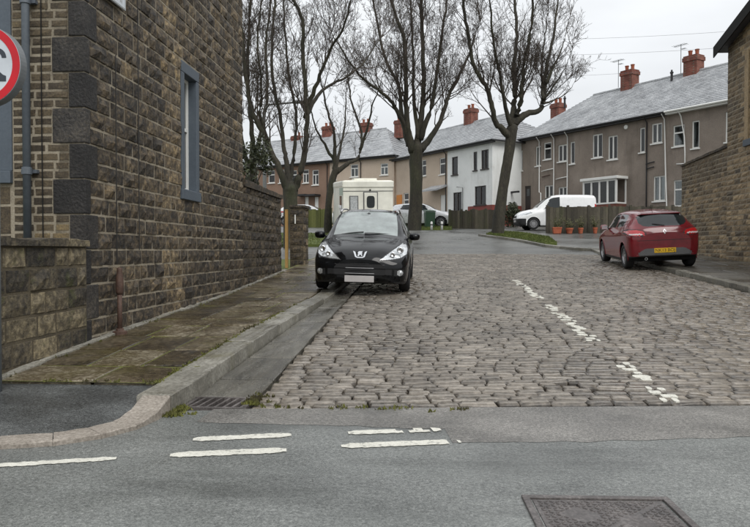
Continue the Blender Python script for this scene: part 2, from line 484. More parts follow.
while Y < YE:
    d = rng.uniform(0.105, 0.145)
    sk = math.exp(-max(0, Y - 5.3) / 3.2)
    x = SX0 + rng.uniform(-0.02, 0.16)
    first = True
    wob = [rng.uniform(0, 6.28), rng.uniform(0, 6.28)]
    while x < SX1 - 0.06:
        l = rng.choice((rng.uniform(0.14, 0.20), rng.uniform(0.17, 0.26), rng.uniform(0.22, 0.31)))
        if first: x0 = SX0 + rng.uniform(-.015, .03); first = False
        else: x0 = x
        x1 = min(x0 + l, SX1)
        if x1 - x0 > 0.07:
            cx = (x0 + x1) / 2
            cy = Y + d/2 + BS * cx * sk + 0.012 * math.sin(cx * 1.1 + wob[0] * 0.2) + 0.006*math.sin(cx*2.7 + Y) + rng.uniform(-.003, .003)
            if cy - d/2 > edgeY(cx) - 0.005 and cy < YE:
                setts.append((cx, cy, x1 - x0 - rng.uniform(0.004, 0.014), d - rng.uniform(0.009, 0.017), rng.uniform(-0.008, 0.005),
                              rng.uniform(-.05, .05) + math.atan(BS * sk), rng.randrange(18), rng.choice((0, math.pi))))
        x = x1
    Y += d
def in_view(p, margin=8):
    q = project(p)
    return q and -margin < q[0] < 750 + margin and -margin < q[1] < 527 + margin
missing = set()
score = []
for i, s in enumerate(setts):
    p = (s[0], s[1], zs_(s[0], s[1]))
    hidden = (-2.0 < s[0] < -0.3 and s[1] > 13.2) or (5.3 < s[0] < 7 and s[1] > 18.3)
    score.append((s[2] * s[3] / s[1] ** 2 if in_view(p, 0) and not hidden else 0, i))
top = set(i for sc_, i in sorted(score, reverse=True)[:300] if sc_ > 0)
# a few setts are sunk or missing and hold water
for i in top:
    if rng.random() < 0.012: missing.add(i)
rest = MB()
tilt = math.atan(SLOPE)
for i, (cx, cy, l, d, dz, rz, k, flip) in enumerate(setts):
    if i in missing: continue
    z = zs_(cx, cy) + 0.006 + dz
    me, v, f, t = variants[k]
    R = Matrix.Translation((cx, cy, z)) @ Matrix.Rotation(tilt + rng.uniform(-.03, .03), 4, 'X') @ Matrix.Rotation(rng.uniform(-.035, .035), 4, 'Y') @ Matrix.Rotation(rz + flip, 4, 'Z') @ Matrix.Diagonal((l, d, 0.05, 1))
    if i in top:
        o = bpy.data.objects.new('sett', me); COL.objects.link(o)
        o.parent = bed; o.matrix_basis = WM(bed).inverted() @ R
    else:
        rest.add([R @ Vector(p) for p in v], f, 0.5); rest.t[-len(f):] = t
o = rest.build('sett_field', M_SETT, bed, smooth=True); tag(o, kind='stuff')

# painted centre line: worn paint on the crowns of the setts it crosses
def crown_paint(name, x, ya, yb, wear):
    b = MB()
    r = random.Random(int(ya * 100))
    for (cx, cy, l, d, dz, rz, k, flip) in setts:
        if ya < cy < yb and cx - l/2 < x + 0.06 and cx + l/2 > x - 0.06:
            a0, a1 = max(cx - l*0.40, x - 0.075 + r.uniform(-.03, .02)), min(cx + l*0.40, x + 0.075 + r.uniform(-.02, .03))
            if a1 - a0 < 0.035 or r.random() < wear: continue
            h0, h1 = cy - d*r.uniform(.38, .50), cy + d*r.uniform(.36, .48)
            n = 7
            pts = []
            for q in range(2 * n):
                an = 2 * math.pi * q / (2 * n)
                ux = math.copysign(abs(math.cos(an)) ** 0.45, math.cos(an)); uy = math.copysign(abs(math.sin(an)) ** 0.45, math.sin(an))
                pts.append(((a0+a1)/2 + (a1-a0)/2 * ux * r.uniform(.86, 1.05), (h0+h1)/2 + (h1-h0)/2 * uy * r.uniform(.84, 1.05)))
            zt = zs_(cx, cy) + 0.006 + dz + 0.007
            v = [(px_, py_, zt + SLOPE * (py_ - cy)) for px_, py_ in pts]
            b.add(v, [tuple(range(len(v)))])
            v2 = [(px_, py_, z - 0.012) for px_, py_, z in v]
            m = len(v)
            b.add(v + v2, [(i, m+i, m+(i+1) % m, (i+1) % m) for i in range(m)])
    o = b.build(name, M_PAINT); tag(o, kind='structure')
for ya, yb, wr in ((5.42, 6.05, 0.08), (6.25, 6.95, 0.0), (8.0, 11.2, 0.08), (12.1, 15.4, 0.15)):
    crown_paint('centre_line_marking', 1.90, ya, yb, wr)

# give-way lines and edge line on the main road
def dash(pa, pb, wid, seed, name='give_way_marking', ragged=0.007, gaps=()):
    r = random.Random(seed)
    A, B = G(*pa), G(*pb)
    d = (B - A); L = d.length; d.normalize(); nrm = Vector((-d.y, d.x, 0))
    b = MB(); n = int(L / 0.02)
    top_, bot = [], []
    for i in range(n + 1):
        t = i / n
        w = wid / 2 * min(1, 0.5 + 6 * min(t, 1 - t))
        s = A + d * L * t
        top_.append(s + nrm * (w + r.uniform(-ragged, ragged))); bot.append(s - nrm * (w + r.uniform(-ragged, ragged)))
    for i in range(n):
        t = (i + .5) / n
        if any(a < t < c for a, c in gaps):
            if r.random() < 0.7:
                m1, m2 = top_[i].lerp(bot[i], r.uniform(.35, .55)), top_[i+1].lerp(bot[i+1], r.uniform(.35, .55))
                q = [bot[i], bot[i+1], m2, m1]
            else: continue
        else: q = [bot[i], bot[i+1], top_[i+1], top_[i]]
        b.quad(*[(p.x, p.y, 0.0045) for p in q])
    tag(b.build(name, M_PAINT), kind='structure')
dash((192, 441), (291, 436.5), 0.105, 1)
dash((348, 434.5), (441, 431.5), 0.10, 2, gaps=((0.5, 0.72), (0.8, 0.9)))
dash((169, 457), (286, 452), 0.105, 3)
dash((341, 448.5), (461, 443.5), 0.105, 4, gaps=((0.9, 0.96),))
dash((-40, 470), (115, 460.5), 0.075, 5, 'edge_line_marking')

# access cover in the road
cov = thing('manhole_cover', 'worn square iron access cover with raised tread set in the tarmac', 'manhole cover', (0.82, 3.08, 0.0))
Mc = Matrix.Translation((0.82, 3.085, 0)) @ Matrix.Rotation(math.radians(2.0), 4, 'Z')
h = 0.35
b = MB()
for a in ((-h, h, h-0.035, h), (-h, h, -h, -h+0.035), (-h, -h+0.035, -h+0.035, h-0.035), (h-0.035, h, -h+0.035, h-0.035)):
    b.box(a[0], a[1], a[2], a[3], -0.05, 0.0125)
b.build('frame', M_IRON, cov, Mc, bevel=0.004)
b = MB()
b.box(-h+0.045, h-0.045, -h+0.045, h-0.045, -0.05, 0.004)
plate = b.build('lid', M_IRON, cov, Mc, bevel=0.003)
b = MB()
n = 21
for i in range(n):
    for j in range(n):
        u, v = -h+0.075 + (2*h-0.15) * i/(n-1), -h+0.075 + (2*h-0.15) * j/(n-1)
        if abs(u - v) < 0.014 or abs((u-.11)**2 + (v-.05)**2) < .006 or (u+.12)**2 + (v-.12)**2 < .006: continue
        s = 1 if (i + j) % 2 else -1
        ang = s * math.pi/4
        c_, s_ = math.cos(ang)*0.0125, math.sin(ang)*0.0125
        w = 0.0045
        nx, ny = -math.sin(ang)*w, math.cos(ang)*w
        b.add([(u-c_-nx, v-s_-ny, .0035), (u+c_-nx, v+s_-ny, .0035), (u+c_+nx, v+s_+ny, .0035), (u-c_+nx, v-s_+ny, .0035),
               (u-c_*.8-nx*.6, v-s_*.8-ny*.6, .0085), (u+c_*.8-nx*.6, v+s_*.8-ny*.6, .0085), (u+c_*.8+nx*.6, v+s_*.8+ny*.6, .0085), (u-c_*.8+nx*.6, v-s_*.8+ny*.6, .0085)],
              [(4,5,6,7),(0,1,5,4),(1,2,6,5),(2,3,7,6),(3,0,4,7)])
tag(b.build('tread_pattern', M_IRON, plate, Mc), kind='stuff')

# ------------------------------------------------------------------ left kerb, gutter, pavement
def xkerb(y):                                        # street-side face of the left kerb
    pts = [(5.0, -1.89), (6.5, -1.86), (9, -1.78), (12, -1.68), (16, -1.64), (30, -1.62)]
    if y <= pts[0][0]: return pts[0][1]
    for (ya, xa), (yb, xb) in zip(pts[:-1], pts[1:]):
        if y <= yb: return xa + (xb - xa) * (y - ya) / (yb - ya)
    return pts[-1][1]
def kh(y): return 0.125 if y < 8 else max(0.045, 0.125 - (y - 8) * 0.02)
WX = -3.56                                           # plane of the side wall of the stone house
KW = 0.27
kerb = MB()
r = random.Random(5)
kerb_root = thing('left_kerb', None, None); kerb_root['kind'] = 'structure'
gut_root = thing('gutter', None, None); gut_root['kind'] = 'structure'
def slab(pts, z0s, z1s, name, mat, parent, tint, rnd=0.012, sub=4, bumpy=0.004, seed=0):
    """kerb-like stone: quad footprint a,b,c,d (ccw), subdivided top with eroded arrises"""
    rr = random.Random(seed)
    a, b_, c, d = [Vector((p[0], p[1], 0)) for p in pts]
    n, m = sub, max(3, sub // 2)
    us = [0, rnd] + [i / n for i in range(1, n)] + [1 - rnd, 1]; vs_ = [0, rnd * 2.2] + [i / m for i in range(1, m)] + [1 - rnd * 2.2, 1]
    v = []
    for j, vv in enumerate(vs_):
        for i, uu in enumerate(us):
            p = a.lerp(b_, uu).lerp(d.lerp(c, uu), vv)
            e = (i in (0, len(us)-1)) + (j in (0, len(vs_)-1))
            z = z1s(p.x, p.y) + rr.uniform(-bumpy, bumpy) - (0.008 if e else 0) - (0.008 if e > 1 else 0)
            v.append((p.x + rr.uniform(-.003, .003), p.y + rr.uniform(-.003, .003), z))
    nu, nv = len(us), len(vs_)
    f = [(j*nu+i, j*nu+i+1, (j+1)*nu+i+1, (j+1)*nu+i) for j in range(nv-1) for i in range(nu-1)]
    ring = [i for i in range(nu)] + [j*nu+nu-1 for j in range(1, nv)] + [(nv-1)*nu+i for i in range(nu-2, -1, -1)] + [j*nu for j in range(nv-2, 0, -1)]
    k = len(v)
    v += [(v[i][0], v[i][1], z0s(v[i][0], v[i][1])) for i in ring]
    q = len(ring)
    f += [(ring[i], k+i, k+(i+1) % q, ring[(i+1) % q]) for i in range(q)]
    bb = MB().add(v, f, tint)
    return bb.build(name, mat, parent, smooth=False)
y = 5.02; i = 0
while y < 27:
    L = r.uniform(0.75, 1.25)
    y1 = y + L
    g = 0.012
    jx, jz = r.uniform(-.010, .010), r.uniform(-.007, .005)
    xo0, xo1 = xkerb(y+g) + jx + r.uniform(-.004, .004), xkerb(y1-g) + jx
    slab([(xo0-KW, y+g), (xo0, y+g), (xo1, y1-g), (xo1-KW, y1-g)], lambda x, yy: zg(yy)-0.1, lambda x, yy, jz=jz: zg(yy)+kh(yy)-0.002+jz, 'kerb_stone', M_KERB, kerb_root, r.random(), seed=i, sub=6, bumpy=0.005)
    i += 1; y = y1
# gutter channel of long worn slabs
y = 5.56; i = 0
while y < 25:
    L = r.uniform(0.6, 1.0); y1 = y + L; g = 0.011
    xa0, xa1 = xkerb(y)+0.006, xkerb(y1)+0.006
    slab([(xa0, y+g), (SX0-0.012, y+g), (SX0-0.012, y1-g), (xa1, y1-g)], lambda x, yy: zg(yy)-0.1, lambda x, yy: zg(yy)-0.012, 'gutter_slab', M_GUT, gut_root, r.random()*0.5, seed=40+i, bumpy=0.004)
    i += 1; y = y1
# gully grate at the foot of the gutter
gr = thing('drain_grate', 'slotted iron gully grate in the gutter beside the left kerb', 'drain grate', (-1.62, 5.36, 0))
b = MB()
gx0, gx1, gy0, gy1, gz = xkerb(5.3)+0.02, SX0-0.01, 5.20, 5.54, -0.004
b.box(gx0, gx1, gy0, gy0+0.03, -0.06, gz+0.004); b.box(gx0, gx1, gy1-0.03, gy1, -0.06, gz+0.014)
b.box(gx0, gx0+0.03, gy0+0.03, gy1-0.03, -0.06, gz+0.009); b.box(gx1-0.03, gx1, gy0+0.03, gy1-0.03, -0.06, gz+0.009)
b.build('frame', M_IRON, gr)
for k in range(7):
    x = gx0 + 0.045 + k * (gx1 - gx0 - 0.09) / 6
    MB().add([(x-.011,gy0+.03,-.05),(x+.011,gy0+.03,-.05),(x+.05,gy1-.03,-.05),(x+.028,gy1-.03,-.05),(x-.011,gy0+.03,gz+.004),(x+.011,gy0+.03,gz+.004),(x+.05,gy1-.03,gz+.012),(x+.028,gy1-.03,gz+.012)],
             [(4,5,6,7),(0,1,5,4),(1,2,6,5),(2,3,7,6),(3,0,4,7)]).build('bar', M_IRON, gr)
b = MB(); b.box(gx0, gx1, gy0, gy1, -0.12, -0.055); b.build('sump', M_DARK, gr)

# corner: flush tan kerb round the radius and a dark tarmac patch
def corner_pts(off):
    c = [(-9.0, 3.28), (-5.5, 3.66), (-3.2, 3.90), (-2.62, 3.985), (-2.28, 4.10), (-2.06, 4.28), (-1.93, 4.52), (-1.89, 4.80), (-1.89, 5.02)]
    out = []
    for i, p in enumerate(c):
        a = Vector(c[max(0, i-1)]); d = Vector(c[min(len(c)-1, i+1)]); t = (d - a).normalized()
        out.append((p[0] - t.y * off, p[1] + t.x * off))
    return out
ck = thing('corner_kerb', None, None); ck['kind'] = 'structure'
outer, inner = corner_pts(0.0), corner_pts(0.21)
for i in range(len(outer) - 1):
    hz = 0.035 + 0.09 * max(0, (i - 5) / 3) ** 2
    slab([outer[i], outer[i+1], inner[i+1], inner[i]], lambda x, yy: -0.1, lambda x, yy, hz=hz: 0.035 + (0.085 * max(0, (yy - 4.5) / 0.5) ** 2 if x > -2.3 else 0), 'kerb_stone', M_KTAN, ck, r.random(), seed=80+i, sub=3, bumpy=0.003)
inn2 = corner_pts(0.10)
pts = inn2[:8] + [(-2.20, 5.46), (-9, 5.46)]
b = MB(); nI = len(inn2[:8])
zt = lambda x, y: 0.026 + 0.082 * max(0, min(1, (y - 4.1) / 1.3))
back = [(p[0] if p[0] < -2.2 else -2.2, 5.478) for p in inn2[:8]]
for i in range(nI - 1):
    for k in range(5):
        f0, f1 = k/5, (k+1)/5
        q = [(inn2[i][0]+(back[i][0]-inn2[i][0])*f0, inn2[i][1]+(back[i][1]-inn2[i][1])*f0), (inn2[i+1][0]+(back[i+1][0]-inn2[i+1][0])*f0, inn2[i+1][1]+(back[i+1][1]-inn2[i+1][1])*f0),
             (inn2[i+1][0]+(back[i+1][0]-inn2[i+1][0])*f1, inn2[i+1][1]+(back[i+1][1]-inn2[i+1][1])*f1), (inn2[i][0]+(back[i][0]-inn2[i][0])*f1, inn2[i][1]+(back[i][1]-inn2[i][1])*f1)]
        b.quad(*[(x, y, 0.026 + 0.080 * (f0 if n_ < 2 else f1) ** 1.25) for n_, (x, y) in enumerate(q)])
tag(b.build('corner_pavement', M_ASPH3), kind='structure')

# mossy flagged pavement
def zpv(y): return zg(y) + kh(y) if y > 5.3 else 0.108 + (y - 5.46) * 0.05
pav = strip([WX-0.03, -3, -2.5, -2.0], [5.466 + i * 0.4 for i in range(54)], lambda x, y: zpv(y) - 0.010, 'left_pavement', M_MOSS)
y = 5.47; i = 0
r = random.Random(21)
while y < 26.5:
    L = r.uniform(0.52, 0.86); y1 = y + L
    xr0, xr1, xl = xkerb(y) - KW - 0.012, xkerb(y1) - KW - 0.012, WX + 0.03
    cuts = [0.0] + sorted(r.choice(([0.36, 0.72], [0.5], [0.42, 0.8], [0.6], [0.3, 0.62]))) + [1.0]
    for c0, c1 in zip(cuts[:-1], cuts[1:]):
        g = r.uniform(0.010, 0.020); dzz = r.uniform(-0.006, 0.004)
        sk = r.uniform(-.02, .02)
        pts = [(xl + (xr0-xl)*c0 + g, y+g), (xl + (xr0-xl)*c1 - g, y+g+sk*.3), (xl + (xr1-xl)*c1 - g, y1-g+sk*.3), (xl + (xr1-xl)*c0 + g, y1-g)]
        tl = r.uniform(-.008, .008)
        slab(pts, lambda x, yy: zpv(yy)-0.06, lambda x, yy, dzz=dzz, tl=tl: zpv(yy) + dzz + tl*(x+2.8), 'flagstone', M_FLAG, pav, r.random(), seed=200+i, sub=4, bumpy=0.004)
        i += 1
    y = y1
# pale fillet of mortar along the foot of the walls
fil = thing('wall_foot_fillet', None, None); fil['kind'] = 'structure'
yy = 5.3; k = 0
while yy < 17:
    y1 = yy + r.uniform(.5, 1.1)
    slab([(WX-.02, yy), (WX+.075+r.uniform(-.012, .015), yy), (WX+.075+r.uniform(-.012, .015), y1-.004), (WX-.02, y1-.004)], lambda x, y: zpv(y)-.05, lambda x, y: zpv(y)+.022-(x-WX)*.12, 'fillet', M_KERB, fil, .6+.4*r.random(), seed=700+k, sub=4, bumpy=.006)
    yy = y1; k += 1

# small moss / grass tufts in the kerb joints and corner
tb = MB(); r = random.Random(9)
spots = []
for k in range(230):
    c = r.random()
    if c < 0.25: p = (-1.89 + abs(r.gauss(0, .06)), 5.0 + r.uniform(-.12, .2))
    elif c < 0.45: yy = 5.2 + abs(r.gauss(0, 2.2)); p = (xkerb(yy) - KW - 0.01 + r.gauss(0, .02), yy)
    elif c < 0.6: p = (SX0 + r.gauss(0, .05), 5.3 + abs(r.gauss(0, .12)))
    elif c < 0.65: p = (-2.9 + r.gauss(0, .2), 5.46 + r.gauss(0, .015))
    elif c < 0.86: yy = r.uniform(5.5, 17); p = (WX + 0.05 + abs(r.gauss(0, .03)), yy)
    else: p = (r.uniform(-1.3, 0.3), edgeY(0) + r.gauss(0.05, .04) - .06)
    z = zpv(p[1]) if p[0] < xkerb(p[1]) - 0.02 else zg(p[1])
    if p[0] > xkerb(p[1]) - 0.02: z = max(z, 0.003)
    for q in range(6):
        a = r.uniform(0, 6.28); h_ = r.uniform(0.008, 0.03); w = r.uniform(.006, .016); ox, oy = r.gauss(0, .018), r.gauss(0, .018)
        tb.add([(p[0]+ox-math.cos(a)*w, p[1]+oy-math.sin(a)*w, z-.004), (p[0]+ox+math.cos(a)*w, p[1]+oy+math.sin(a)*w, z-.004), (p[0]+ox+r.gauss(0,.01), p[1]+oy+r.gauss(0,.01), z+h_)], [(0,1,2)], r.random())
tag(tb.build('moss_tufts', M_MOSS), 'small green moss tufts growing in the kerb and paving joints', 'moss', kind='stuff')

# ------------------------------------------------------------------ right kerb and pavement
KR = 5.93; WXR = 8.72
kr = thing('right_kerb', None, None); kr['kind'] = 'structure'
M_FLAGR = smat('wet_dark_flag', [srgb(50,48,44), srgb(78,75,69), srgb(108,104,96)], tw=0.5, n1=(1.2,0.5), n2=(30,0.4), rough=(0.18,0.5), rs=1.0, bump=(35,0.4,0.008))
y = 6.0; i = 0; r = random.Random(31)
while y < 25.5:
    L = r.uniform(0.8, 1.2); y1 = y + L
    slab([(KR, y+.005), (KR+.2, y+.005), (KR+.2, y1-.005), (KR, y1-.005)], lambda x, yy: zg(yy)-.1, lambda x, yy: zg(yy)+.075, 'kerb_stone', M_KERB, kr, r.random(), seed=400+i, sub=4)
    y = y1; i += 1
pr = strip([KR+.15, 7.5, WXR+.4], [5.6 + i * 0.5 for i in range(42)], lambda x, y: zg(y) + 0.066, 'right_pavement', M_JOINT)
y = 7.0
while y < 26:
    L = r.uniform(0.6, 0.9); y1 = y + L
    cuts = [0, r.uniform(.28, .38), r.uniform(.6, .72), 1.0]
    for c0, c1 in zip(cuts[:-1], cuts[1:]):
        xl, xr = KR + .21, WXR + .02
        g = .006; dzz = r.uniform(-.004, .004)
        slab([(xl+(xr-xl)*c0+g, y+g), (xl+(xr-xl)*c1-g, y+g), (xl+(xr-xl)*c1-g, y1-g), (xl+(xr-xl)*c0+g, y1-g)], lambda x, yy: zg(yy)+.02, lambda x, yy, dzz=dzz: zg(yy)+.078+dzz, 'flagstone', M_FLAGR, pr, r.random(), seed=500+i, sub=3, bumpy=.003)
        i += 1
    y = y1

# ------------------------------------------------------------------ upper road, verges
ysu = [24.2, 24.78, 26, 28, 30, 32, 34, 36, 38, 40, 43, 46, 50, 54, 58, 62]
strip([-45, -20, -8, -3.6, -1.6, 2, 6, 9, 16, 30, 60], ysu, lambda x, y: zg(y) - (0.006 if y > 24.9 else 0.002 if y > 24.5 else 0.20), 'upper_road', M_ASPHU)
def verge(name, pts, blades, seed):
    base = poly_sheet(pts, name, M_GRASS, 0.10, thick=0.25)
    r_ = random.Random(seed)
    b = MB()
    xs_ = [p[0] for p in pts]; ys_ = [p[1] for p in pts]
    def inside(x, y):
        c = False; n = len(pts); j = n - 1
        for i in range(n):
            if (pts[i][1] > y) != (pts[j][1] > y) and x < (pts[j][0]-pts[i][0])*(y-pts[i][1])/(pts[j][1]-pts[i][1]) + pts[i][0]: c = not c
            j = i
        return c
    k = 0
    while k < blades:
        x, y = r_.uniform(min(xs_), max(xs_)), r_.uniform(min(ys_), max(ys_))
        if not inside(x, y): continue
        z = zg(y) + 0.095; a = r_.uniform(0, 6.28); w = r_.uniform(.008, .02); h_ = r_.uniform(.02, .08)
        b.add([(x-math.cos(a)*w, y-math.sin(a)*w, z), (x+math.cos(a)*w, y+math.sin(a)*w, z), (x+r_.gauss(0,.03), y+r_.gauss(0,.03), z+h_)], [(0,1,2)], r_.random())
        k += 1
    tag(b.build('grass_blades', M_GRASS, base), kind='stuff')
    return base
def kerb_line(name, pts, w, hgt, mat, ref):
    root = thing(name, None, None); root['kind'] = 'structure'
    for i in range(len(pts) - 1):
        a, c = Vector(pts[i]), Vector(pts[i+1])
        L = (c - a).length; n = max(1, round(L / 0.9)); d = (c - a).normalized(); nn = Vector((-d.y, d.x)) * w
        for k in range(n):
            p, q = a + d * (L*k/n + .004), a + d * (L*(k+1)/n - .004)
            slab([tuple(p), tuple(q), tuple(q+nn), tuple(p+nn)], lambda x, y: zg(y)-.1, lambda x, y: zg(y)+hgt, 'kerb_stone', mat, root, random.random(), seed=i*31+k, sub=2)
random.seed(3)
v1 = [G(486, 236), G(515, 240), G(545, 245.5), G(557, 245.5), G(549, 239), G(520, 234.5), G(495, 233)]
verge('grass_verge', [(p.x, p.y) for p in v1], 9000, 1)
kl = [G(478, 236.2), G(486, 237.2), G(515, 241.2), G(545, 247), G(575, 250.5), G(610, 252)]
kerb_line('verge_kerb', [(p.x, p.y) for p in kl], 0.16, 0.09, M_KERB, 0)
v2 = [G(388, 230.5), G(452, 230), G(452, 226.8), G(388, 227)]
verge('grass_verge', [(p.x, p.y) for p in v2], 6000, 2)
v3 = [(-9.5, 27.5), (-3.75, 27.5), (-2.9, 33), (-9.5, 34)]
verge('grass_verge', v3, 6000, 4)
# ------------------------------------------------------------------ coursed rock-faced masonry
def stone_geo(r, u0, u1, z0, z1, proud, gap, flat=0.3):
    """local (u, d, z): d outward. joint-edged block with a rough hewn face"""
    u0 += gap; u1 -= gap; z0 += gap; z1 -= gap
    w, h = u1 - u0, z1 - z0
    ins = min(0.010, w * .1, h * .12)
    us = [u0, u0 + w * r.uniform(.3, .42), u0 + w * r.uniform(.6, .72), u1]
    zs = [z0, z0 + h * r.uniform(.42, .58), z1]
    us2 = [u0 + ins, us[1], us[2], u1 - ins]; zs2 = [z0 + ins, zs[1], z1 - ins]
    v = []
    base = proud * r.uniform(.35, .8)
    gx, gz = r.uniform(-1, 1) * proud * .35, r.uniform(-1, 1) * proud * .35
    for j in range(3):
        for i in range(4):
            edge = i in (0, 3) or j in (0, 2)
            d = base * (flat if edge else 1.0) + gx * (i - 1.5) / 1.5 * .5 + gz * (j - 1) * .5 + r.uniform(-.35, .35) * proud * (.5 if edge else 1)
            v.append((us2[i] + r.uniform(-.3, .3) * ins, max(.004, d), zs2[j] + r.uniform(-.3, .3) * ins))
    ring = [0, 1, 2, 3, 7, 11, 10, 9, 8, 4]
    rp = [(u0, z0), (us[1], z0 + r.uniform(-.3, .6)*gap), (us[2], z0 + r.uniform(-.3, .6)*gap), (u1, z0), (u1, zs[1]), (u1, z1), (us[2], z1 - r.uniform(-.3, .6)*gap), (us[1], z1 - r.uniform(-.3, .6)*gap), (u0, z1), (u0, zs[1])]
    k = len(v)
    v += [(a, -0.015, c) for a, c in rp]
    f = [(j*4+i, j*4+i+1, (j+1)*4+i+1, (j+1)*4+i) for j in range(2) for i in range(3)]
    n = len(ring)
    f += [(k+i, k+(i+1) % n, ring[(i+1) % n], ring[i]) for i in range(n)]
    return v, f
def masonry(part, O, du, dn, L, zlo, zhi, z0, course, slen, mat, proud=0.03, gap=0.006, holes=(), tintf=None, seed=1, limit=300, name='stone', zrange=None, flat=0.3, umin=0.0):
    """fill a wall face with individual stones. O origin (x,y), du/dn unit vectors along / outward. zlo/zhi: functions of u"""
    r = random.Random(seed)
    O = Vector((O[0], O[1], 0)); du = Vector((du[0], du[1], 0)); dn = Vector((dn[0], dn[1], 0))
    flip = du.cross(Vector((0, 0, 1))).dot(dn) < 0
    stones = []
    z = z0
    ztop = max(zhi(u * L / 20) for u in range(21)); ci = 0
    while z < ztop - 0.03:
        ch = r.uniform(*course) if isinstance(course, tuple) else course
        za, zb = z, z + ch
        segs = [(umin, L)]
        for (ha, hb, hza, hzb) in holes:
            if za < hzb - 0.01 and zb > hza + 0.01:
                ns = []
                for a, c in segs:
                    if hb <= a or ha >= c: ns.append((a, c)); continue
                    if ha > a: ns.append((a, ha))
                    if hb < c: ns.append((hb, c))
                segs = ns
        for a, c in segs:
            u = a - 0.0
            while u < c - 1e-4:
                l = r.uniform(*slen)
                if c - (u + l) < slen[0] * .7: l = c - u
                e = min(u + l, c)
                um = (u + e) / 2
                lo, hi = zlo(um), zhi(um)
                a_, b_ = max(za, lo - 0.05), min(zb, hi)
                if b_ - a_ > 0.035 and e - u > .03:
                    stones.append((u, e, a_, b_, ci))
                u = e
        z = zb; ci += 1
    sc = []
    for i, (u, e, a_, b_, c) in enumerate(stones):
        p = O + du * ((u+e)/2) + Vector((0, 0, (a_+b_)/2))
        q = project(p)
        sc.append((((e-u) * (b_-a_) / q[2] ** 2 * max(.05, abs(dn.dot(p.normalized())))) if q and -10 < q[0] < 760 and -10 < q[1] < 540 else 0, i))
    top_ = set(i for s, i in sorted(sc, reverse=True)[:limit] if s > 0)
    rest = MB()
    for i, (u, e, a_, b_, c) in enumerate(stones):
        v, f = stone_geo(r, u, e, a_, b_, proud * r.uniform(.7, 1.3), gap * r.uniform(.7, 1.3), flat)
        vw = [O + du * p[0] + dn * p[1] + Vector((0, 0, p[2])) for p in v]
        if flip: f = [tuple(reversed(q)) for q in f]
        um, zm = (u+e)/2, (a_+b_)/2
        t = tintf(r, um, zm) if tintf else r.random()
        if i in top_: MB().add(vw, f, t).build(name, mat, part)
        else: rest.add(vw, f, t)
    if rest.v: tag(rest.build(name + '_field', mat, part), kind='stuff')

def wall_block(name, mat, parent, O, du, dn, L, zlo, zhi, thick, n=12, u0=0.0, top_only=False):
    """mortar core behind the stones, face on the plane d=0, following sloping foot and top"""
    O = Vector((O[0], O[1], 0)); du = Vector((du[0], du[1], 0)); dn = Vector((dn[0], dn[1], 0))
    b = MB(); v = []
    for i in range(n + 1):
        u = u0 + (L - u0) * i / n
        for d, z in ((0, zlo(u) - .12), (0, zhi(u)), (-thick, zhi(u)), (-thick, zlo(u) - .12)):
            p = O + du * u + dn * d; v.append((p.x, p.y, z))
    f = []
    for i in range(n):
        for k in range(4):
            k2 = (k + 1) % 4
            f.append((i*4+k, i*4+k2, (i+1)*4+k2, (i+1)*4+k))
    f += [(3, 2, 1, 0), tuple(n*4 + k for k in range(4))]
    return b.add(v, f).build(name, mat, parent, fixn=True)

# ------------------------------------------------------------------ the stone house on the left
CYN = 7.08                                            # its near corner
CYF = 13.35
house = thing('stone_house', 'soot-dark rock-faced stone end house with black corner stones, filling the left edge', 'house', (WX - 3, 10.5, 0.2))
HT = 6.9
wy0, wy1, wz0, wz1 = 9.93, 10.70, 1.94, 3.95         # side window incl. surround
# side wall core, split round the window opening so the reveal is real
core = MB()
def cblock(x0, x1, y0, y1, z0, z1): core.box(x0, x1, y0, y1, z0, z1)
T = 0.42
cblock(WX-T, WX, CYN, wy0+.06, -0.2, HT); cblock(WX-T, WX, wy1-.06, CYF, -0.2, HT)
cblock(WX-T, WX, wy0+.06, wy1-.06, -0.2, wz0+.06); cblock(WX-T, WX, wy0+.06, wy1-.06, wz1-.06, HT)
sidew = core.build('side_wall', M_MORT, house)
zpave = lambda y: zpv(y)
def tint_side(r, u, z):
    y = CYN + u
    t = r.triangular(0.0, 0.66, 0.2)
    if 9.25 < y < 9.93 and z < 5: t = r.uniform(.45, 1.0)           # lighter rebuilt strip beside the window
    elif y > 10.7 and z > 3.2: t += r.uniform(0, .22)
    elif y > 8.8 and z > 3.9: t += r.uniform(0.05, .3)
    if r.random() < .06: t += .3
    return min(1, t)
masonry(sidew, (WX, CYN), (0, 1), (1, 0), CYF - CYN, lambda u: zpave(CYN+u), lambda u: HT, 0.095, 0.185, (0.16, 0.40), M_STONE, proud=0.044, gap=0.0055,
        holes=[(wy0-CYN, wy1-CYN, wz0, wz1)] + [(-1, .106 if q % 2 == 1 else .266, 1.205-1.48+.37*q+.02, 1.205-1.48+.37*(q+1)-.02) for q in range(20)], tintf=tint_side, seed=3, umin=0.0)
# far end and back of the house
b = MB(); b.box(WX-7, WX-T-.001, CYF-.4, CYF, -.2, HT); b.box(WX-7, WX-6.6, CYN+.4, CYF-.4, -.2, HT)
b.build('rear_wall', M_MORTD, house)
